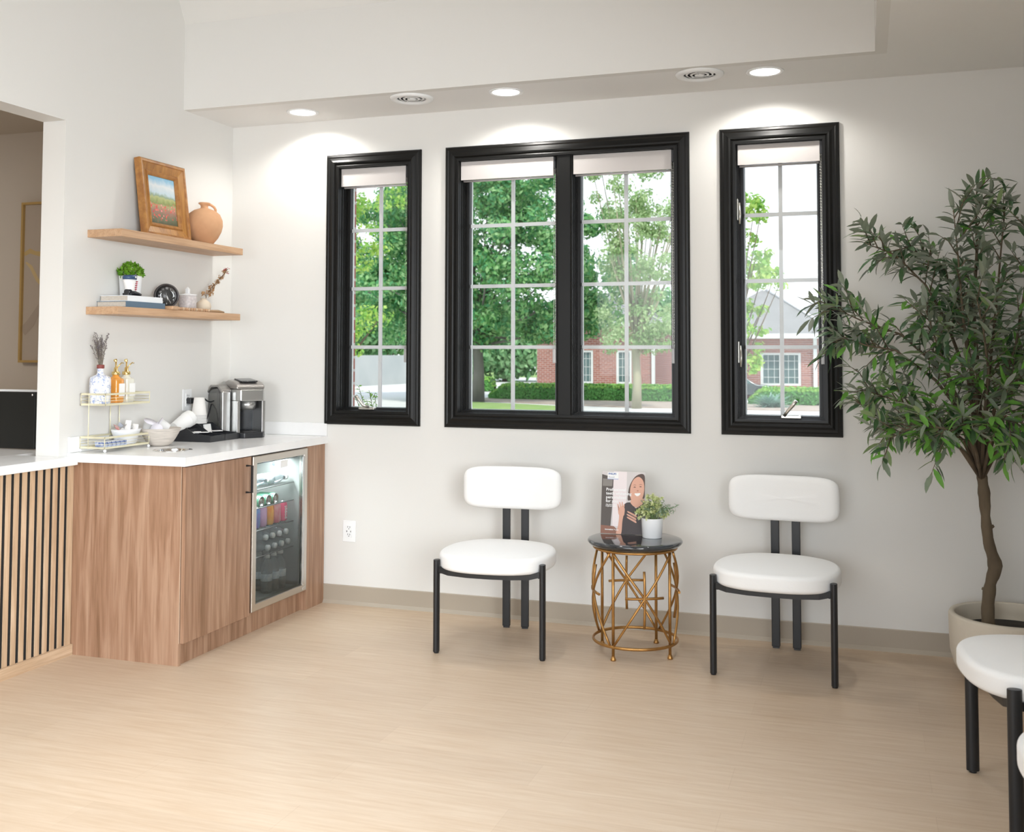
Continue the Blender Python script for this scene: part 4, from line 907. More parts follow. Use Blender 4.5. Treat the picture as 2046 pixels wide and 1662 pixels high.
# ================================================================ CHAIRS
def superpt(a, rx, ry, e):
    c_, s_ = math.cos(a), math.sin(a); return (rx*math.copysign(abs(c_)**(2/e), c_), ry*math.copysign(abs(s_)**(2/e), s_))
def cushion(b, rx, ry, z0, z1, e, n=72, edge=.028, top=1.0, mx=None, crown=.010):
    h = z1-z0; prof = []
    for k in range(7): a = PI/2*k/6; prof.append((1-edge*(1-math.sin(a))/rx, z0+edge*.9*(1-math.cos(a))))
    for k in range(9): a = PI/2*k/8; prof.append((1-edge*1.25*(1-math.cos(a))/rx, z1-crown-edge*1.1*(1-math.sin(a))))
    prof = [(0, z0)]+[(.5, z0)]+prof+[(.8, z1-crown*.55), (.5, z1-crown*.2), (.2, z1), (0, z1)]
    vs = []; fs = []
    for (q, z) in prof:
        for k in range(n):
            x, y = superpt(2*PI*k/n, rx, ry, e); v = Vector((x*q, y*q, z)); vs.append(mx(v) if mx else v)
    for i in range(len(prof)-1):
        for k in range(n): fs.append((i*n+k, i*n+(k+1) % n, (i+1)*n+(k+1) % n, (i+1)*n+k))
    b.add(vs, fs, 0, True)
def make_chair(label, loc, rz):
    """local: faces -y, origin on the floor under the seat centre"""
    t = thing('side_chair', label, 'chair', loc, rz, 'white cushioned waiting room chairs')
    b = MB(); cushion(b, .270, .262, .380, .470, 2.6, edge=.020, crown=.016, mx=lambda v: Vector((v.x*(1-.06*max(0, v.y)/.26), v.y-.062, v.z))); b.build('seat', WHITEV, t)
    # backrest: rounded slab curved round the sitter
    b = MB(); n = 72
    def bend(v):     # v.x across, v.y up, v.z depth
        th = v.x/.62; r_ = .62+v.z; return Vector((r_*math.sin(th), .214+(r_*math.cos(th)-.62)*.55, .706+v.y))
    vs = []; fs = []; RX_, RY_ = .254, .105
    rings = [(None, -.0425), (.085, -.0420), (.058, -.0410), (.040, -.039)]+[(.028*(1-math.sin(PI*k/11)), -.036*math.cos(PI*k/11)) for k in range(12)]+[(.040, .039), (.058, .041), (.085, .042), (None, .0425)]
    for (q, z) in rings:
        for k in range(n):
            x, y = superpt(2*PI*k/n, RX_, RY_, 5.2)
            if q is None: x, y = 0, 0
            else: x *= (RX_-q)/RX_; y *= (RY_-q)/RY_
            vs.append(bend(Vector((x, y, z))))
    for i in range(len(rings)-1):
        for k in range(n): fs.append((i*n+k, (i+1)*n+k, (i+1)*n+(k+1) % n, i*n+(k+1) % n))
    b.add(vs, fs, 0, True); b.build('backrest', WHITEV, t)
    for sx in (-1, 1):
        b = MB(); b.tube([(sx*.250, -.238, .006), (sx*.250, -.238, .424)], .0205, 20, flat=.70, upv=(1, 0, 0)); lg = b.build('leg', BLKM, t, bevel=.0015)
        MB().lathe([(0, 0), (.012, 0), (.012, .008), (0, .008)], 12, c=(sx*.250, -.238, 0)).build('foot_pad', BPLAST, lg)
        b = MB(); b.box(sx*.048-.019, sx*.048+.019, .262, .284, .008, .79); lg = b.build('leg', BLKM, t, bevel=.003)
        MB().box(sx*.048-.015, sx*.048+.015, .266, .280, 0, .009).build('foot_pad', BPLAST, lg)
    pts = [(-.240, -.238, .380), (-.19, -.246, .368), (-.10, -.250, .363), (0, -.251, .362), (.10, -.250, .363), (.19, -.246, .368), (.240, -.238, .380)]
    b = MB(); b.tube(pts, .013, 4, flat=1.3); b.build('front_rail', BLKM, t)
    for sx in (-1, 1):
        b = MB(); b.tube([(sx*.238, -.235, .372), (sx*.18, 0, .366), (sx*.05, .262, .366)], .013, 4, flat=1.3); b.build('side_rail', BLKM, t)
    b = MB(); b.box(-.09, .09, .250, .262, .64, .74); b.build('back_plate', BLKM, t)
    b = MB()
    b.box(-.19, .19, -.22, .17, .372, .381); b.build('seat_board', BPLAST, t)
    return t
# front-foot midpoints and rear-foot midpoints measured in the room
def chair_at(fl, fr_, label, src=None):
    fl, fr_ = Vector((*fl, 0)), Vector((*fr_, 0)); d = (fr_-fl).normalized(); rz = math.atan2(d.y, d.x); mid = (fl+fr_)/2
    nrm = Vector((-d.y, d.x, 0)); loc = mid+nrm*.238
    return make_chair(label, loc, rz) if src is None else dup(src, loc, rz, label)
ch1 = chair_at((1.592, -.703), (2.090, -.664), 'white cushioned chair left of the round black side table')
ch2 = chair_at((2.850, -.618), (3.338, -.638), 'white cushioned chair right of the side table, before the olive tree', ch1)
ch3 = chair_at((3.797, -1.400), (3.868, -1.900), 'white cushioned chair cut by the right edge, in front of the plant pot', ch1)
ch4 = chair_at((3.866, -2.25), (3.937, -2.75), 'nearest white cushioned chair, only a sliver at the right edge', ch1)

# ================================================================ SIDE TABLE
TX, TY, TZ = 2.456, -.392, .520
t = thing('side_table', 'round side table with black marble top on an antique gold wire drum', 'side table', (TX, TY, 0), R(24.5))
RB = .190
b = MB(); b.lathe([(0, TZ-.030), (.196, TZ-.030), (.208, TZ-.026), (.217, TZ-.018), (.220, TZ-.011), (.217, TZ-.004), (.209, TZ-.0015), (.204, TZ-.001), (.200, TZ), (0, TZ)], 72); b.build('marble_top', MARBLE, t)
def circle(r, z, n=48): return [(r*math.cos(2*PI*k/n), r*math.sin(2*PI*k/n), z) for k in range(n)]
MB().tube(circle(RB, TZ-.038), .0065, 8, closed=True).build('top_ring', AGOLD, t)
MB().tube(circle(RB+.004, .062), .0055, 8, closed=True, flat=1.3).build('base_ring', AGOLD, t)
ang = [R(-45+90*k) for k in range(4)]
for a in ang:
    b = MB(); b.tube([((RB-.006)*math.cos(a), (RB-.006)*math.sin(a), .012), ((RB-.006)*math.cos(a), (RB-.006)*math.sin(a), TZ-.04)], .0068, 8); l_ = b.build('leg', AGOLD, t)
    MB().lathe([(0, 0), (.012, 0), (.013, .005), (.010, .012), (.0075, .020), (0, .020)], 16, c=((RB-.006)*math.cos(a), (RB-.006)*math.sin(a), 0)).build('foot', AGOLD, l_)
for k in range(4):
    a0 = ang[k]; zc = .285; zt0, zb0 = TZ-.045, .068; bulge = .030
    def cyl(u, v):      # u -1..1 across the panel, v -1..1 height
        a = a0+PI/4+u*PI/4; rr_ = RB+bulge*(1-v*v)*(1) - .002; 
        zz = zc+(zt0-zc)*v if v > 0 else zc+(zc-zb0)*v
        chord = RB*math.cos(PI/4)/math.cos(u*PI/4); r2 = chord*(1-.35)+RB*.35+bulge*(1-v*v)+.012
        return (r2*math.cos(a), r2*math.sin(a), zz)
    N = 12
    for sg in (1, -1):
        b = MB(); b.tube([cyl(sg*(-1+2*i/N)*.93, 1-2*i/N) for i in range(N+1)], .0056, 8); b.build('cross_bar', AGOLD, t)
    b = MB(); b.tube([cyl(0, -.62+1.24*i/6) for i in range(7)], .0060, 8); b.build('star_bar', AGOLD, t)
    b = MB(); b.tube([cyl(-.56+1.12*i/6, 0) for i in range(7)], .0060, 8); b.build('star_bar', AGOLD, t)
    for (u_, v_) in ((0, .63), (0, -.63), (-.57, 0), (.57, 0)):
        pass
# brochure stand-up card
PH, PW = .292, .208
pt = thing('brochure_card', 'glossy card stand showing a smiling woman, on the black side table', 'sign', (0, 0, 0))
pb = onZ(1199, 1065, TZ); pt.location = (pb.x+PW/2+.002, pb.y+.004, TZ+.001); pt.rotation_euler = (R(-9), 0, R(2))
MB().box(-PW/2, PW/2, 0, .0015, 0, PH).build('board', PAPER, pt)
MB().add([(-.05, .0015, .20), (.05, .0015, .20), (.05, .066, .0125), (-.05, .066, .0125)], [(0, 1, 2, 3)]).build('easel_leg', PAPER, pt)
def flat(name, m, pts, y, par=pt):
    b = MB(); b.add([(x*PW-PW/2, -y, z*PH) for x, z in pts], [tuple(range(len(pts)))]); return b.build(name, m, par)
cm = lambda n_, c_: mat(n_, c_, .4, spec=.3)
flat('printed_backdrop', cm('print_backdrop', (.60, .56, .55)), [(0, 0), (1, 0), (1, 1), (0, 1)], .0003)
flat('printed_dark_room', cm('print_dark', (.085, .07, .06)), [(0, .04), (.22, .04), (.26, .5), (.27, .90), (0, .95)], .0006)
flat('printed_highlight', cm('print_grey', (.22, .20, .18)), [(.02, .76), (.24, .76), (.25, .87), (.02, .88)], .0008)
flat('printed_table', cm('print_brown', (.25, .11, .07)), [(0, 0), (.42, 0), (.40, .06), (.30, .12), (0, .13)], .0009)
flat('printed_curtain', cm('print_curtain', (.78, .70, .70)), [(.27, .12), (.45, .12), (.58, .45), (.58, 1), (.27, 1)], .0007)
def blob(name, m, pts, y):     # smooth closed outline through control points
    n = len(pts); out = []
    for i in range(n):
        p0, p1, p2, p3 = pts[i-1], pts[i], pts[(i+1) % n], pts[(i+2) % n]
        for k in range(5):
            q = k/5; f = lambda a, b_, c_, d_: .5*((2*b_)+(-a+c_)*q+(2*a-5*b_+4*c_-d_)*q*q+(-a+3*b_-3*c_+d_)*q**3)
            out.append((min(1, max(0, f(p0[0], p1[0], p2[0], p3[0]))), min(1, max(0, f(p0[1], p1[1], p2[1], p3[1])))))
    return flat(name, m, out, y)
skin = cm('print_skin', (.66, .36, .26)); hair = cm('print_hair', (.085, .05, .038)); dark = cm('print_dress', (.045, .032, .032)); skd = cm('print_skin_shade', (.42, .17, .11))
blob('printed_hair', hair, [(.61, .60), (.64, .76), (.74, .90), (.86, .965), (.98, .955), (1.0, .80), (1.0, .60), (.88, .56), (.70, .55), (.62, .54)], .0011)
blob('printed_dress', dark, [(.46, .0), (.50, .30), (.49, .42), (.58, .50), (.72, .50), (.80, .42), (.90, .48), (1.0, .52), (1.0, .0)], .0013)
blob('printed_face', skin, [(.665, .62), (.67, .76), (.74, .88), (.86, .925), (.965, .85), (.985, .70), (.93, .56), (.80, .515), (.70, .55)], .0015)
for (x, z) in ((.765, .755), (.90, .765)): blob('printed_eye', hair, [(x-.030, z), (x, z+.010), (x+.030, z), (x, z-.004)], .0017)
for (x, z) in ((.765, .79), (.90, .80)): blob('printed_brow', hair, [(x-.04, z-.006), (x, z+.006), (x+.04, z-.004), (x, z)], .0017)
blob('printed_nose', skd, [(.815, .70), (.835, .708), (.86, .70), (.835, .690)], .0017)
blob('printed_smile', PAPER, [(.765, .655), (.83, .660), (.90, .662), (.87, .625), (.82, .615), (.785, .63)], .0017)
blob('printed_neck', skin, [(.72, .57), (.95, .58), (1.0, .53), (.93, .48), (.81, .43), (.68, .50)], .0014)
blob('printed_forearm', skin, [(.36, .0), (.40, .12), (.42, .24), (.43, .31), (.52, .32), (.50, .20), (.475, .0)], .0019)
blob('printed_palm', skin, [(.42, .30), (.40, .38), (.46, .44), (.54, .42), (.545, .34), (.52, .29)], .0021)
for (x0, z0, x1, z1) in ((.42, .38, .385, .47), (.455, .42, .43, .50), (.49, .43, .485, .505), (.52, .42, .535, .475), (.415, .36, .40, .43)):
    d = Vector((x1-x0, z1-z0)).normalized()*.013; n_ = Vector((-d.y*1.1, d.x*.8))
    blob('printed_finger', skin, [(x0-n_.x, z0-n_.y), (x1-n_.x*.7, z1-n_.y*.7), (x1+d.x*.6, z1+d.y*.6), (x1+n_.x*.7, z1+n_.y*.7), (x0+n_.x, z0+n_.y)], .0023)
for k, (x, z) in enumerate(((.62, .36), (.61, .315), (.615, .27))):
    blob('printed_finger', skin, [(x, z+.010), (x+.12, z-.025), (x+.20, z-.055), (x+.20, z-.085), (x+.11, z-.055), (x, z-.012)], .0023)
flat('logo_patch', PAPER, [(.13, .87), (.385, .87), (.385, .985), (.13, .985)], .0019)
flat('logo_underline', cm('print_violet', (.25, .30, .62)), [(.13, .872), (.385, .872), (.385, .880), (.13, .880)], .0021)
def ptext(name, body, x, z, size, m, bold=.0003, yy=.0024):
    q = text_mb(body, size, Matrix.Translation((x*PW-PW/2, -yy, z*PH)) @ F2, font_bold=bold); return q.build(name, m, pt)
BLU = cm('print_blue', (.02, .10, .36)); GRT = cm('print_grey_text', (.42, .45, .52))
ptext('brand_wordmark', 'PHILIPS', .152, .945, .0118, BLU)
ptext('product_wordmark', 'Zoom!', .152, .895, .0105, GRT)
for k, ln in enumerate(('Professional', 'teeth whitening', 'personalized', 'for you')): ptext('headline', ln, .105, .685-.062*k, .0195, PAPER, .0004)
ptext('subline', 'Ask about the', .105, .455, .0085, PAPER, .0002); ptext('subline', 'brightest smile', .105, .43, .0085, PAPER, .0002)
ptext('footer_line', 'innovation + you', .10, .055, .0095, PAPER, .0003)
# small potted plant on the table
pp = onZ(1299, 1077, TZ)
t = thing('potted_plant', 'pale green flowering faux plant in a white pot on the side table', 'plant', (pp.x, pp.y+.048, TZ))
b = MB(); b.lathe([(0, 0), (.043, 0), (.046, .003), (.050, .088), (.0505, .091), (.047, .091), (.046, .078), (0, .078)], 40); b.build('pot', CERW, t)
rnd = random.Random(12); st = MB(); fo = MB()
PG = [leafmat('pale_flower', (.70, .78, .36), (.86, .88, .62), .6, scale=60), leafmat('sage_leaf', (.30, .42, .27), (.46, .56, .44), .6, scale=50), leafmat('small_green', (.16, .34, .06), (.30, .46, .12), .6, scale=50)]
for k in range(120):
    a = rnd.uniform(0, 2*PI); lean = rnd.uniform(.1, 1.0); L_ = rnd.uniform(.06, .125)
    tip = Vector((math.cos(a)*lean*.085, math.sin(a)*lean*.062, .074+L_*rnd.uniform(.35, 1.0)*(1.2-lean*.5)))
    if k < 9: tip = Vector((.07+rnd.uniform(0, .055), rnd.uniform(-.04, .04), rnd.uniform(.09, .16)))
    P = [Vector((math.cos(a)*.02, math.sin(a)*.02, .07)), Vector((tip.x*.5, tip.y*.5, .10+L_*.3)), tip]
    st.tube(P, .0009, 4)
    mi = 1 if k < 9 else rnd.choice([0, 0, 0, 2, 1])
    for j in range(12):
        q = .35+.65*j/11; p = along(P, q)
        leaf(fo, p, Vector((rnd.gauss(0, 1), rnd.gauss(0, 1), rnd.gauss(.2, .7))), Vector((rnd.random(), .3, 1)), rnd.uniform(.013, .020), rnd.uniform(.009, .014), mi, .3, 2)
    if mi == 0:
        for j in range(11): leaf(fo, tip, Vector((rnd.gauss(0, 1), rnd.gauss(0, 1), rnd.gauss(.3, .7))), Vector((rnd.random(), .3, 1)), .014, .012, 0, .4, 2)
st.build('stems', mat('stem_green', (.20, .26, .12), .7), t); fo.build('foliage', PG, t)

# ================================================================ OLIVE TREE IN POT
PX, PY = 4.045, -.345
t = thing('olive_tree', 'tall faux olive tree with slender dark leaves in the cream pot', 'tree', (PX, PY, .2))
tp = thing('planter_pot', 'large round cream ribbed planter in the right corner', 'planter', (PX, PY, 0))
b = MB(); b.lathe([(0, 0), (.150, 0), (.178, .010), (.205, .035), (.226, .075), (.238, .125), (.2415, .20), (.2425, .276), (.239, .285), (.225, .287), (.218, .281), (.215, .245), (.205, .18), (0, .18)], 320, wob=lambda a, z: 1+(.006*abs(math.sin(a*55)) if .05 < z < .28 else 0)); b.build('body', STONE, tp)
MB().lathe([(0, .222), (.10, .223), (.2095, .216), (.206, .185), (0, .185)], 32).build('soil', SOIL, tp)
def pw(u, v, dy=0): return onY(u, v, PY+dy)
tr = MB()
tk = [pw(1976, 1262), pw(1974, 1215), pw(1979, 1165), pw(1988, 1130), pw(1976, 1085), pw(1969, 1030), pw(1966, 985), pw(1962, 950)]
tk = [Vector((p.x, PY+.006*math.sin(i*2), p.z)) for i, p in enumerate(tk)]; tk[0].z = .199
def smooth(P, rs, m=5):
    out, ro = [], []
    for i in range(len(P)-1):
        a, b_, c_, d_ = P[max(i-1, 0)], P[i], P[i+1], P[min(i+2, len(P)-1)]
        for k in range(m):
            q = k/m; out.append(.5*((2*b_)+(c_-a)*q+(2*a-5*b_+4*c_-d_)*q*q+(3*b_-a-3*c_+d_)*q**3)); ro.append(rs[i]*(1-q)+rs[i+1]*q)
    return out+[P[-1]], ro+[rs[-1]]
sp_, sr_ = smooth(tk, [.030, .026, .023, .028, .022, .020, .024, .020])
sr_ = [r_*(1+.06*math.sin(i*1.7)+.04*math.sin(i*.9+1)) for i, r_ in enumerate(sr_)]
tr.tube(sp_, sr_, 16)
for (u, v) in ((1962, 1175), (1986, 1050)):
    q = pw(u, v); tr.tube([pw(u+14 if u < 1975 else u-12, v+6), q], [.012, .006], 8)
b0 = tk[-1]
tr.build('trunk', BARK, t, world=True)
OL = [leafmat('olive_dark', (.036, .095, .036), (.070, .150, .055), .38, back=(.24, .28, .21), trans=.12, scale=9, spec=.5),
      leafmat('olive_sage', (.15, .20, .13), (.23, .28, .20), .5, back=(.32, .35, .29), trans=.15, scale=9),
      leafmat('olive_bright', (.12, .31, .045), (.18, .42, .08), .4, back=(.26, .36, .17), trans=.2, scale=9)]
fo = MB(); br = MB(); rnd = random.Random(42)
def clampP(p):
    p.y = min(p.y, -.035); p.x = min(p.x, XR-.03); return p
def grow_leaves(P, dens, q0=.1, size=1.0, low=0):
    L_ = sum((P[i+1]-P[i]).length for i in range(len(P)-1)); n = max(4, int(L_/dens))
    for j in range(n):
        q = q0+(1-q0)*j/(n-1); p = along(P, q); d = (along(P, min(1, q+.05))-along(P, max(0, q-.05))).normalized()
        side = Vector((rnd.gauss(0, 1), rnd.gauss(0, 1), rnd.gauss(0, .6))); side = (side-d*side.dot(d)).normalized()
        ld = (d*rnd.uniform(.35, 1.1)+side*(1.0 if q < .97 else .2)+Vector((0, 0, rnd.uniform(-.35, .12))))
        up_ = Vector((rnd.gauss(0, .45), rnd.gauss(0, .45), 1))
        r_ = rnd.random(); mi = 1 if r_ < .28 else (2 if r_ > (.92-.40*low) else 0)
        l_ = rnd.uniform(.062, .100)*size; e_ = p+ld.normalized()*l_
        if e_.y > -.008 or e_.x > XR-.01: continue
        leaf(fo, p, ld, up_, l_, rnd.uniform(.017, .025)*size, mi, rnd.uniform(.05, .35))
def branch(pxs, r0=.009, n_tw=11, tw=(.10, .24), dens=.0135):
    P = [b0+Vector((0, 0, -.02))]+[clampP(pw(u, v, dy)) for u, v, dy in pxs]
    br.tube(P, [r0*(1-.8*i/(len(P)-1)) for i in range(len(P))], 7)
    grow_leaves(P[-2:], .017, .25)
    for k in range(n_tw):
        q = .34+.62*k/max(1, n_tw-1); p = along(P, q); d = (along(P, min(1, q+.06))-along(P, max(0, q-.06))).normalized()
        side = Vector((rnd.gauss(0, 1), rnd.gauss(0, 1), rnd.gauss(.1, .8))); side = (side-d*side.dot(d)).normalized()
        L_ = rnd.uniform(*tw)*(1.1-.35*q); dd = (d*.75+side*.8).normalized()
        m_ = clampP(p+dd*L_*.5+Vector((0, 0, .01))); e_ = clampP(p+dd*L_+Vector((0, 0, rnd.uniform(-.04, .03))))
        low = 1 if p.z < 1.32 else (0.3 if p.z < 1.6 else 0)
        br.tube([p, m_, e_], [.0030, .0022, .0010], 5); grow_leaves([p, m_, e_], dens, .12, low=low)
BR = [
 [(1905, 800, -.02), (1860, 720, -.05), (1800, 668, -.08), (1720, 640, -.10), (1640, 602, -.11)],
 [(1925, 830, -.05), (1870, 760, -.12), (1790, 700, -.15), (1730, 690, -.16), (1672, 668, -.16)],
 [(1935, 760, .04), (1890, 640, .06), (1850, 570, .04), (1790, 510, .0), (1728, 485, -.04)],
 [(1940, 740, .10), (1915, 600, .14), (1870, 520, .14), (1800, 490, .12)],
 [(1955, 760, .0), (1945, 620, .02), (1952, 500, .0), (1950, 420, -.02), (1952, 372, -.02)],
 [(1950, 780, -.10), (1925, 640, -.12), (1915, 520, -.10), (1905, 420, -.08)],
 [(1975, 760, .08), (1990, 620, .12), (2000, 500, .10), (2010, 400, .08)],
 [(1990, 800, -.08), (2030, 690, -.10), (2050, 560, -.08), (2055, 440, -.05)],
 [(2000, 820, .05), (2070, 720, .05), (2120, 600, .02), (2150, 500, .0)],
 [(2010, 860, -.04), (2090, 790, -.08), (2150, 730, -.1), (2200, 690, -.1)],
 [(1925, 880, -.06), (1860, 830, -.12), (1790, 800, -.16), (1715, 775, -.18)],
 [(1915, 890, .06), (1850, 850, .10), (1780, 850, .12), (1708, 800, .10)],
 [(1930, 905, -.12), (1880, 860, -.22), (1830, 850, -.28), (1770, 880, -.30)],
 [(1950, 900, -.20), (1930, 850, -.32), (1900, 860, -.40), (1860, 850, -.42)],
 [(1975, 900, -.18), (1990, 840, -.30), (2010, 830, -.38), (2030, 880, -.42)],
 [(1990, 905, -.05), (2040, 880, -.12), (2090, 890, -.18), (2130, 930, -.2)],
 [(1950, 880, .08), (1960, 800, .18), (1985, 740, .22), (2020, 700, .24)],
 [(1940, 880, -.08), (1900, 760, -.18), (1870, 680, -.22), (1850, 620, -.24)],
 [(1965, 860, -.14), (1975, 740, -.24), (1965, 660, -.28), (1950, 590, -.28)],
 [(1985, 860, -.10), (2025, 770, -.22), (2060, 720, -.26), (2080, 660, -.26)],
]
for i, B_ in enumerate(BR): branch(B_, .009 if i != 4 else .012, 11 if i in (4, 5, 6, 7) else 15)
br.build('branches', BARK, t, world=True); fo.build('foliage', OL, t, world=True)

# ================================================================ OUTDOORS (seen through the windows)
GZ = -.15
def gz(u, v, z=GZ): return onZ(u, v, z)
o = struct(MB().box(-70, 40, .3, 110, GZ-.2, GZ).build('ground', CONC, origin=(0, 30, GZ)))
def patch(name, m, pts, h):
    b = MB(); b.prism([(p[0], p[1]) for p in pts], GZ, GZ+h); return b.build(name, m)
kd = lambda o: (struct(o))
kd(patch('ground_lawn', GRASS, [gz(895, 845), gz(1190, 845), gz(1150, 814), gz(1040, 808), gz(928, 803)], .02))
kd(patch('ground_verge', GRASS, [(-36, 52), (-9, 60), (-9, 75), (-36, 75)], .02))
kd(patch('ground_bed', MULCH, [(-8.6, 26.2), (-3.2, 23.9), (4.5, 23.6), (4.5, 26.5), (-4, 28.5), (-8.6, 28.2)], .03))
def leaf4(b, p, d, nrm, L, W, mi=0):
    d = d-nrm*d.dot(nrm)
    if d.length < 1e-4: d = nrm.orthogonal()
    d.normalize(); s_ = d.cross(nrm).normalized()
    b.add([p-d*L*.5, p+s_*W*.5+nrm*L*.06, p+d*L*.5-nrm*L*.1, p-s_*W*.5+nrm*L*.06], [(0, 1, 2, 3)], mi, False)
def clump(b, rnd, c, r, n, L, W, mats=(0,), sq=(1, 1, 1), fill=.75):
    for _ in range(n):
        v = Vector((rnd.gauss(0, 1), rnd.gauss(0, 1), rnd.gauss(0, 1))).normalized()
        p = Vector(c)+Vector((v.x*r*sq[0], v.y*r*sq[1], v.z*r*sq[2]))*rnd.uniform(fill, 1.0)
        nv = (v+Vector((rnd.gauss(0, .45), rnd.gauss(0, .45), rnd.gauss(0, .45)+.25))).normalized()
        leaf4(b, p, Vector((rnd.gauss(0, 1), rnd.gauss(0, 1), rnd.gauss(-.4, 1))), nv, L*rnd.uniform(.7, 1.3), W*rnd.uniform(.7, 1.3), rnd.choice(mats))
def tree(name, label, base, trunk_r, fork, crowns, leafm, nsub, nleaf, subr, L, seed, bark=BARK, limbs=6, cat='tree', low=None):
    rnd = random.Random(seed); t = thing(name, label, cat, base)
    b = MB(); bx, by, bz = 0, 0, 0
    b.tube([(0, 0, 0), (.02, 0, fork*.5), (-.03, .02, fork), (0, 0, fork*1.5+.5)], [trunk_r*1.25, trunk_r, trunk_r*.9, trunk_r*.5], 12)
    b.build('trunk', bark, t)
    br_ = MB(); fb = MB()
    subs = []
    for (cx, cy, cz, rx, ry, rz) in crowns:
        m_ = int(nsub*rx*rz/sum(c[3]*c[5] for c in crowns))
        for _ in range(m_):
            v = Vector((rnd.gauss(0, 1), rnd.gauss(0, 1), rnd.gauss(0, 1))).normalized(); q = rnd.uniform(.35, 1)**.5
            subs.append(Vector((cx+v.x*rx*q, cy+v.y*ry*q, cz+v.z*rz*q)))
    for s_ in subs[::max(1, len(subs)//(limbs*4))]:
        j = Vector((0, 0, fork*rnd.uniform(.85, 1.4))); m_ = j.lerp(s_, .5)+Vector((0, 0, -.15)); br_.tube([j, m_, s_], [trunk_r*.35, trunk_r*.22, trunk_r*.08], 6)
    for s_ in subs: clump(fb, rnd, s_, subr*rnd.uniform(.7, 1.25), nleaf, L, L*.62, tuple(range(len(leafm))), (1, 1, .8), .35)
    br_.build('limbs', bark, t); fb.build('foliage', leafm, t); return t
MG = [leafmat('maple_mid', (.17, .42, .14), (.25, .52, .20), .6, trans=.4, scale=.8), leafmat('maple_light', (.32, .56, .24), (.42, .64, .32), .6, trans=.4, scale=.8), leafmat('maple_deep', (.09, .31, .13), (.14, .38, .17), .6, trans=.35, scale=.8)]
PGm = [leafmat('pear_pale', (.42, .56, .27), (.56, .68, .40), .7, trans=.4, scale=1), leafmat('pear_mid', (.28, .44, .18), (.38, .54, .26), .7, trans=.4, scale=1)]
LG = [leafmat('lime_leaf', (.40, .58, .12), (.56, .72, .22), .6, trans=.45, scale=2), leafmat('lime_leaf_deep', (.22, .46, .08), (.32, .56, .14), .6, trans=.4, scale=2)]
HG = [leafmat('hedge_leaf', (.10, .33, .08), (.17, .44, .12), .7, trans=.25, scale=2), leafmat('hedge_leaf_light', (.28, .54, .10), (.36, .62, .16), .7, trans=.3, scale=2)]
BGm = [leafmat('distant_leaf', (.26, .48, .22), (.36, .58, .30), .8, trans=.35, scale=.5), leafmat('distant_leaf_deep', (.15, .36, .16), (.22, .44, .20), .8, trans=.3, scale=.5)]
PALEBARK = mat('pale_bark', (.40, .37, .26), .85, noise=(4, (.30, .28, .20), (1, 1, .4))); GREYBARK = mat('grey_bark', (.20, .19, .17), .9, noise=(4, (.13, .125, .11), (1, 1, .4)))
g = gz(955, 803)
tree('maple_tree', 'big leafy green maple with grey trunk on the lawn, seen through two windows', tuple(g), .17, 1.9,
     [(-1.7, .5, 3.6, 2.6, 2.4, 2.0), (.9, 0, 4.2, 3.3, 2.8, 2.6), (-.3, .3, 7.2, 3.3, 3, 2.6), (2.4, .2, 2.9, 1.9, 1.8, 1.1), (-.6, 0, 5.7, 2.8, 2.2, 1.7), (2.5, -.4, 2.45, 1.5, 1.2, .6), (3.8, .4, 4.2, 1.3, 1.3, 1.8), (-4.0, 1.2, 4.6, 2.0, 1.8, 2.6), (-.3, -.8, 2.5, 1.6, 1.4, .8)], MG, 400, 150, .50, .165, 3, GREYBARK)
g = gz(1272, 816)
tree('pear_tree', 'slender pale green tree with thin pale trunk in front of the hedge', tuple(g), .115, 1.6,
     [(-.1, 0, 2.5, 1.2, .9, .7), (.15, 0, 4.2, 1.15, 1, 1.5), (-.5, 0, 6.2, 1.0, .9, 1.3), (.7, .2, 5.8, .8, .8, 1.3), (0, 0, 2.0, 1.2, .8, .5)], PGm, 130, 80, .34, .11, 8, PALEBARK, 9)
g = gz(1450, 880)
tree('lime_tree', 'bright yellow-green young tree reaching into the left of the right window', tuple(g), .07, 1.0,
     [(.30, 0, 2.85, .72, .5, .33), (.15, 0, 2.05, .62, .5, .45), (.15, 0, 3.55, .42, .4, .65), (.40, 0, 1.55, .36, .3, .35), (.5, 0, 4.0, .30, .3, .4), (.62, 0, 3.0, .34, .3, .3)], LG, 84, 42, .15, .10, 15, BARK, 6)
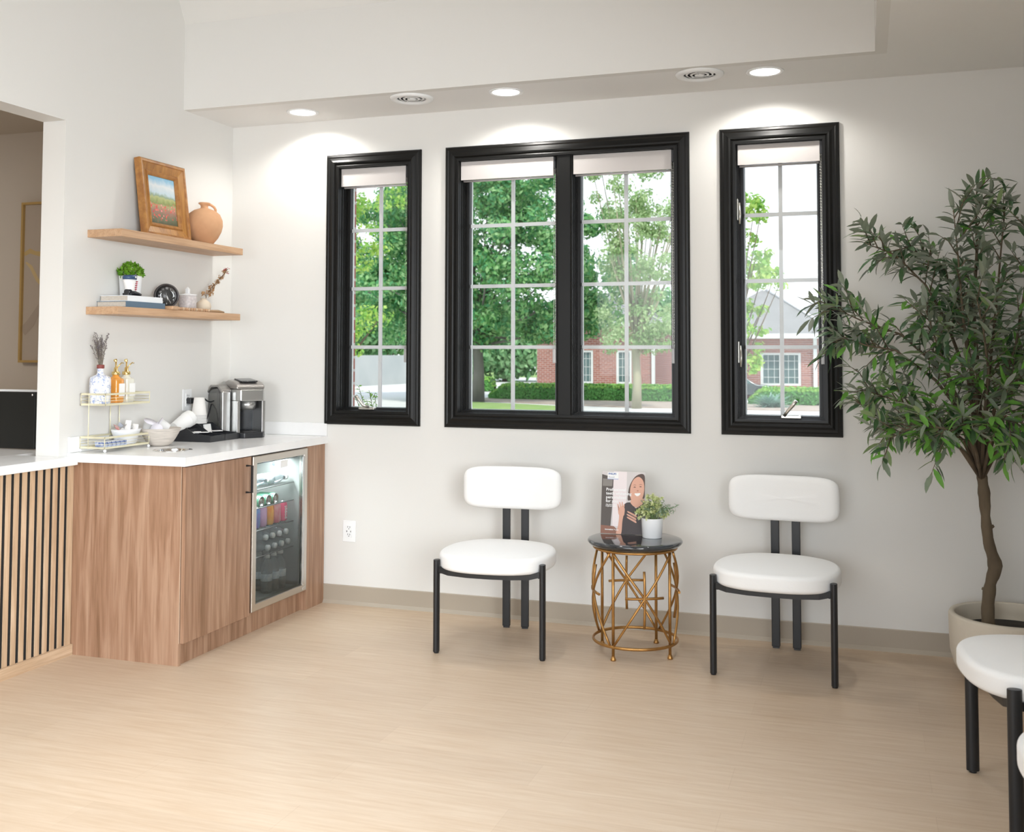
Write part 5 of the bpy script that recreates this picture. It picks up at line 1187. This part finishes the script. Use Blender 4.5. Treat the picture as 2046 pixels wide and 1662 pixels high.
def hedge(label, x0, x1, y, dpt, h, seed, round_l=True, curve=0):
    rnd = random.Random(seed); t = thing('clipped_hedge', label, 'hedge', ((x0+x1)/2, y, GZ)); b = MB(); fb = MB(); n = int((x1-x0)/.35)
    g_ = []
    N_ = 24
    core = []
    for i in range(N_+1):
        x = x0+(x1-x0)*i/N_; e_ = min(1, .35+min(i, N_-i)*.33); yy = y+curve*((i/N_)**2)
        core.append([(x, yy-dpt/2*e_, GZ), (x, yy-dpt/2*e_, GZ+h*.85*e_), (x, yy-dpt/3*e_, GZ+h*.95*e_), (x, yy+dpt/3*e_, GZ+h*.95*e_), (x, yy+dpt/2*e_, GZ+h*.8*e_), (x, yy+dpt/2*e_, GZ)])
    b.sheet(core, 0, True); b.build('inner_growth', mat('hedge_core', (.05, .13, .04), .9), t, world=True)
    cnt = int((x1-x0)*900)
    for _ in range(cnt):
        u_ = rnd.random(); i = u_*N_; e_ = min(1, .35+min(i, N_-i)*.33); x = x0+(x1-x0)*u_; yy = y+curve*u_**2
        if rnd.random() < .55: p = Vector((x, yy-dpt/2*e_-.02+rnd.gauss(0, .03), GZ+rnd.uniform(.02, h*.93*e_))); nv = Vector((rnd.gauss(0, .4), -1, rnd.gauss(.3, .4)))
        else: p = Vector((x, yy+rnd.uniform(-dpt/2, dpt/2)*e_, GZ+h*.97*e_+rnd.gauss(0, .02))); nv = Vector((rnd.gauss(0, .4), rnd.gauss(0, .4), 1))
        leaf4(fb, p, Vector((rnd.gauss(0, 1), rnd.gauss(0, 1), rnd.gauss(0, 1))), nv.normalized(), .10, .07, 1 if p.z > GZ+h*.8*e_ and rnd.random() < .8 else 0)
    fb.build('foliage', HG, t, world=True); return t
hedge('long clipped green hedge behind the maple and pear trees', -8.4, -1.6, 27.9, .9, .52, 1)
hedge('clipped green hedge under the brick house window, seen through the right window', 0.2, 5.0, 26.9, .9, .52, 2)
hedge('low dark hedge far behind the maple trunk', -12.2, -10.6, 34.5, .9, .55, 5)
# blue-green ornamental clump
g = gz(1541, 815); t = thing('ornamental_grass', 'blue-green spiky ornamental grass clump before the hedge, right window', 'plant', tuple(g)); rnd = random.Random(6); b = MB()
for _ in range(330):
    a = rnd.uniform(0, 2*PI); L_ = rnd.uniform(.30, .62); e_ = rnd.uniform(.35, 1.25)
    leaf(b, Vector((rnd.gauss(0, .10), rnd.gauss(0, .1), 0)), Vector((math.cos(a)*math.cos(e_), math.sin(a)*math.cos(e_), math.sin(e_))), Vector((0, 0, 1)), L_, .045, 0, .45)
b.build('blades', leafmat('blue_green_blade', (.24, .42, .34), (.38, .55, .46), .6, trans=.3, scale=4), t)
# neighbouring brick houses
def house(label, x0, x1, y0, dpt, he, hr_, wins, posts=()):
    t = thing('brick_house', label, 'building', ((x0+x1)/2, y0, GZ))
    hl = [(w_[0], w_[1], w_[2], w_[3]) for w_ in wins]
    wall_with_holes(x0, x1, GZ, he, y0, y0+.2, hl).build('front_wall', BRICK, t, world=True)
    MB().box(x0, x0+.2, y0+.2, y0+dpt, GZ, he).box(x1-.2, x1, y0+.2, y0+dpt, GZ, he).box(x0, x1, y0+dpt, y0+dpt+.2, GZ, he).build('side_walls', BRICK, t, world=True)
    ov = .4; xa, xb, ya, yb = x0-ov, x1+ov, y0-ov, y0+dpt+ov; ym = (ya+yb)/2; hp = (yb-ya)/2
    b = MB(); b.add([(xa, ya, he), (xb, ya, he), (xb, yb, he), (xa, yb, he), (xa+hp*.95, ym, hr_), (xb-hp*.95, ym, hr_)], [(0, 1, 5, 4), (2, 3, 4, 5), (3, 0, 4), (1, 2, 5), (3, 2, 1, 0)]); b.build('hip_roof', SHING, t, world=True)
    for (p, q) in (((xa, ya, he), (xa+hp*.95, ym, hr_)), ((xb, ya, he), (xb-hp*.95, ym, hr_))):
        MB().tube([Vector(p)+Vector((0, 0, .03)), Vector(q)+Vector((0, 0, .03))], .05, 6).build('hip_cap', mat('ridge_grey', (.55, .55, .55), .8), t, world=True)
    MB().box(xa, xb, ya-.06, ya+.02, he-.14, he+.02).build('gutter', WTRIM, t, world=True)
    MB().box(xa+.05, xb-.05, ya+.02, y0, he-.14, he-.10).build('soffit', WTRIM, t, world=True)
    for w_ in wins:
        f = MB(); a0, a1, c0, c1 = w_[:4]; n_ = w_[4]; f.box(a0, a1, y0+.02, y0+.08, c0, c0+.07).box(a0, a1, y0+.02, y0+.08, c1-.07, c1)
        for k in range(n_+1): x = a0+(a1-a0-.09)*k/n_; f.box(x, x+.09, y0+.02, y0+.08, c0+.07, c1-.07)
        wd = f.build('window', WTRIM, t, world=True)
        MB().box(a0+.03, a1-.03, y0+.09, y0+.10, c0+.03, c1-.03).build('pane', EGLASS, wd, world=True)
        gb = MB()
        for k in range(n_):
            xa_ = a0+(a1-a0)*k/n_+.05; xb_ = a0+(a1-a0)*(k+1)/n_-.01
            for j in range(1, 4): gb.box(xa_+.03, xb_-.03, y0+.075, y0+.085, c0+(c1-c0)*j/4-.008, c0+(c1-c0)*j/4+.008)
            for j in range(1, 3): gb.box(xa_+(xb_-xa_)*j/3-.008, xa_+(xb_-xa_)*j/3+.008, y0+.075, y0+.085, c0+.08, c1-.08)
        gb.build('muntins', WTRIM, wd, world=True)
    for x in posts: MB().box(x-.06, x+.06, y0-.12, y0-.02, GZ, he-.1).build('downpipe', WTRIM, t, world=True)
    return t
yh = 31.5
def hx(u, y=yh): return onY(u, 700, y).x
def hz(v, u=1550, y=yh): return onY(u, v, y).z
house('brick house wing at the far right, behind the hip roofed one', hx(1540, yh+6.4), hx(2000, yh+6.4), yh+6.4, 5.5, hz(668), onY(1550, 574, yh+9.4).z, [(hx(1720, yh+6.4), hx(1790, yh+6.4), hz(770), hz(705), 2)])
house('brick house with grey hip roof and white framed window beyond the hedge', hx(1385), hx(1652), yh, 4.6, hz(668), hz(572), [(hx(1519), hx(1600), hz(770), hz(705), 2)], [hx(1629)])
yh2 = 34.0
bz = lambda v: onY(1200, v, yh2).z; bx_ = lambda u: onY(u, 700, yh2).x
house('brick house with tall dark windows behind the hedge and pear tree', bx_(1073), bx_(1309), yh2, 7.0, bz(645), bz(575), [(bx_(1160), bx_(1185), bz(766), bz(700), 1), (bx_(1231), bx_(1262), bz(766), bz(700), 1)], [bx_(1306)])
# grey block wall beyond the drive
p0, p1 = gz(650, 775), gz(822, 766)
d = (p1-p0).normalized(); b = MB(); h_ = 1.42; nrm = Vector((-d.y, d.x, 0))*.2; vs = [p0, p1, p1+nrm, p0+nrm]
b.add([tuple(v) for v in vs]+[(v.x, v.y, v.z+h_) for v in vs], [(0, 1, 5, 4), (1, 2, 6, 5), (2, 3, 7, 6), (3, 0, 4, 7), (4, 5, 6, 7)]); tag(b.build('boundary_wall', WCONC), 'long pale grey block wall beyond the drive, seen through the left window', 'wall')
# distant trees
for k, (u, d_, rr_, hz_, lb) in enumerate([(690, 58, 3.0, 6.0, 'distant green tree at the far left, above the grey block wall'), (770, 70, 4.2, 8.4, 'distant green tree just right of the leftmost one'), (860, 84, 4.6, 9.0, 'distant green tree hidden by the wall between the left windows'), (1012, 57, 2.5, 3.4, 'bushy distant tree between the maple trunk and the brick house')]):
    q = ray(u, 705); p = CPOS+q*(d_/1.0); p.z = GZ
    tree('background_tree', lb, tuple(p), .2, 1.2, [(0, 0, hz_*.55, rr_, rr_*.8, hz_*.42)], BGm, 70, 110, 1.1, .36, 50+k)
q = CPOS+ray(1325, 700)*58; tree('background_tree', 'distant green tree beyond the drive right of the pear trunk', (q.x, q.y, GZ), .2, 1.2, [(0, 0, 3.4, 2.6, 2, 1.5)], BGm, 40, 50, .9, .45, 77)
p = CPOS+ray(672, 650)*24; tree('garden_tree', 'yellow-green tree at the left edge of the left window', (p.x, p.y, GZ), .12, 1.4, [(.45, 0, 2.25, .85, .7, .7), (.5, 0, 4.9, 1.0, .8, 1.6)], LG, 40, 60, .30, .11, 33, limbs=1)
# sprig shrub right under the left window
t = thing('window_shrub', 'sparse yellow-green leafy shrub tips just outside the left window', 'shrub', (.56, 1.05, GZ)); rnd = random.Random(8); sb = MB(); fb = MB()
tops = [onY(717, 772, 1.0), onY(738, 782, 1.0), onY(733, 800, .9), onY(712, 795, 1.0), onY(748, 786, 1.1), onY(745, 808, 1.0), onY(690, 790, 1.1)]
for tp_ in tops:
    tl = Vector((tp_.x-.56, tp_.y-1.05, tp_.z-GZ)); P = [Vector((0, 0, 0)), Vector((tl.x*.4, tl.y*.4, tl.z*.6)), tl]; sb.tube(P, [.006, .004, .0015], 6)
    for j in range(16):
        q_ = .84+.16*j/15; leaf(fb, along(P, q_), Vector((rnd.gauss(0, 1), rnd.gauss(0, 1), rnd.gauss(.8, .6))), Vector((rnd.random(), .5, .6)), .034, .014, 0, .2, 2)
sb.build('stems', BARK, t); fb.build('foliage', [LG[1]], t)
# parked car, partly seen left of the ornamental grass
t = thing('parked_car', 'dark grey parked car partly seen at the left edge of the right window', 'car', tuple(gz(1466, 797))); t.rotation_euler = (0, 0, R(8))
side = [(-2.1, .25), (2.15, .25), (2.2, .55), (2.05, .72), (1.15, .82), (.55, 1.22), (-.9, 1.25), (-1.6, .90), (-2.15, .84), (-2.2, .5)]
CARP = mat('car_paint', (.10, .12, .13), .25, .3, coat=.6)
t.scale = (.62, .62, .62)
MB().prism([(x, z) for x, z in side], -.85, .85, axis='Y').build('body', CARP, t, bevel=.06)
MB().prism([(.98, .84), (.50, 1.16), (-.85, 1.18), (-1.40, .90)], -.87, .87, axis='Y').build('side_windows', EGLASS, t, bevel=.01)
for x in (-1.35, 1.4):
    for y in (-.80, .80):
        wb = MB(); wb.lathe([(0, -.1), (.30, -.1), (.34, -.07), (.34, .07), (.30, .1), (0, .1)], 24, mx=Matrix.Translation((x, y, .34)) @ Matrix.Rotation(R(90), 4, 'X')); wb.build('wheel', BPLAST, t)
